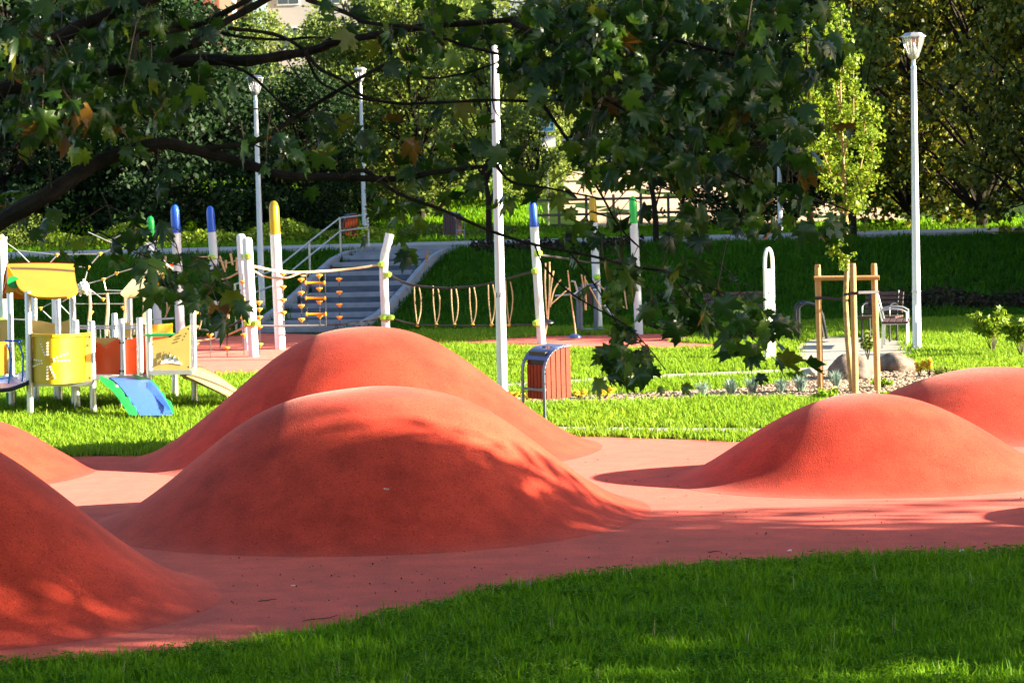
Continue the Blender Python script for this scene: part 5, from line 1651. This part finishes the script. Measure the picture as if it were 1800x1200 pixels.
    for cx, cy_, rx, ry, n in CL:
        n = int(n * (.74 if n > 100 else .66) * (1.7 if cx < 320 and cy_ < 300 else 1)) ; m = 0
        while m < n:
            a = rnd.uniform(0, 6.28); r_ = math.sqrt(rnd.random())
            qx, qy = cx + rx * r_ * math.cos(a), cy_ + ry * r_ * math.sin(a)
            dd = Y0 + rnd.uniform(-.8, 1.1)
            k = min(n - m, rnd.randint(2, 5))
            for _ in range(k):
                if any((qx - ex) ** 2 + (qy - ey) ** 2 < er * er for ex, ey, er in ((450, 168, 44), (960, 218, 34), (307, 372, 30), (370, 380, 30), (481, 375, 34), (872, 95, 30), (1041, 365, 22), (1355, 460, 26))):
                    continue
                T.append(P(qx + rnd.gauss(0, 16), qy + rnd.gauss(0, 12), dd + rnd.gauss(0, .08))); SZ.append(rnd.choice((.058, .07, .085, .095, .11, .125)) * rnd.uniform(.85, 1.2))
            m += k
    # the rest of the crown, above the picture, widened to block sky light
    extra = []
    for _ in range(8500):
        a = rnd.uniform(0, 6.28); r_ = 8.0 * math.sqrt(rnd.random()); z = rnd.uniform(4.6, 9.6)
        r_ *= math.sin(math.pi * min(1, (z - 3.6) / 6.6)) ** .5
        extra.append(Vector((bx + 3.2 + r_ * math.cos(a), by + r_ * math.sin(a), z)))
    # keep the extra leaves above what the lens sees
    extra = [p for p in extra if p.z > CAMZ + .085 * p.y + .35]
    allp = T + extra
    sz = np.array(SZ + [.19] * len(extra))
    n = len(allp)
    Cc = np.array([tuple(p - org) for p in allp])
    tip = rng.normal(size=(n, 3)) * np.array([.55, .55, .35]); tip[:, 2] -= .75
    tip /= np.linalg.norm(tip, axis=1, keepdims=True)
    nr = rng.normal(size=(n, 3)) * .6 + np.array([0, -.55, .45])
    sd = np.cross(tip, nr); sd /= np.linalg.norm(sd, axis=1, keepdims=True)
    up = np.cross(sd, tip)
    # transforms: local x->sd, y->tip, z->up
    vis = list(range(len(T)))
    near = sorted(vis, key=lambda i: allp[i].y / sz[i])[:280]
    nearset = set(near)
    rest = [i for i in range(n) if i not in nearset]
    M = np.stack([sd, tip, up], axis=2)          # columns
    curl = rng.uniform(.4, 2.6, size=n); wid = rng.uniform(.72, 1.08, size=n)
    LVn = LV[None, :, :] * np.stack([wid, np.ones(n), curl], axis=1)[rest][:, None, :]
    V = np.einsum('nij,nvj->nvi', M[rest], LVn) * sz[rest][:, None, None] + Cc[rest][:, None, :]
    nv = len(LV)
    F = (LF[None, :, :] + (np.arange(len(rest)) * nv)[:, None, None]).reshape(-1)
    me = np_mesh('foliage', V.reshape(-1, 3), F, 3, [MAPLE])
    fo = link('foliage', me, parent=t); fo['kind'] = 'stuff'
    cols = [('leaf', [(0.1, (0.018, 0.050, 0.012)), (0.9, (0.034, 0.085, 0.014))]), ('leaf', [(0.1, (0.03, 0.08, 0.014)), (0.9, (0.07, 0.13, 0.014))]), ('leaf', [(0.1, (0.10, 0.14, 0.014)), (0.9, (0.16, 0.16, 0.012))]), ('leaf', [(0.1, (0.16, 0.08, 0.012)), (0.9, (0.20, 0.10, 0.015))])]
    mm = [leafmat('maple_leaf_%s' % 'abcd'[i], c[1], trans=.36, rough=.30, spec=.5) for i, c in enumerate(cols)]
    lme = []
    for m in mm:
        x = np_mesh('leaf', LV, LF.reshape(-1), 3, [m]); lme.append(x)
    for i in near:
        u = rnd.random(); k = 0 if u < .55 else 1 if u < .86 else 2 if u < .94 else 3
        o = bpy.data.objects.new('leaf', lme[k]); COL.objects.link(o); o.parent = t
        mat = Matrix.Identity(4)
        for r_ in range(3):
            mat[r_][0], mat[r_][1], mat[r_][2] = float(sd[i][r_] * sz[i] * wid[i]), float(tip[i][r_] * sz[i]), float(up[i][r_] * sz[i] * curl[i])
            mat[r_][3] = float(Cc[i][r_])
        o.matrix_local = mat
    # petioles and short twigs joining leaves to their spray
    tw = MB()
    # nearest branch point for every ~4th leaf
    bp = np.array([q for b in Bs for q in b]); 
    for i in range(0, len(T), 4):
        p = np.array(tuple(allp[i])); dv = np.linalg.norm(bp - p, axis=1); j = int(dv.argmin())
        if dv[j] > 0.55:
            q = Vector(p) + Vector((rnd.uniform(-.25, .05), rnd.uniform(-.1, .1), rnd.uniform(.1, .28)))
        else: q = Vector(bp[j])
        a = Vector(p)
        mid = a.lerp(q, .5) + Vector((0, 0, .03 + .1 * (a - q).length))
        tw.tube([q, mid, a], [.0035, .0028, .0016], 4, cap=False)
    o = tw.build('twigs', TWIG, t); o['kind'] = 'stuff'
maple()

for o in bpy.data.objects:
    if o.parent is not None:
        for k in ('category', 'group'):
            if k in o: del o[k]
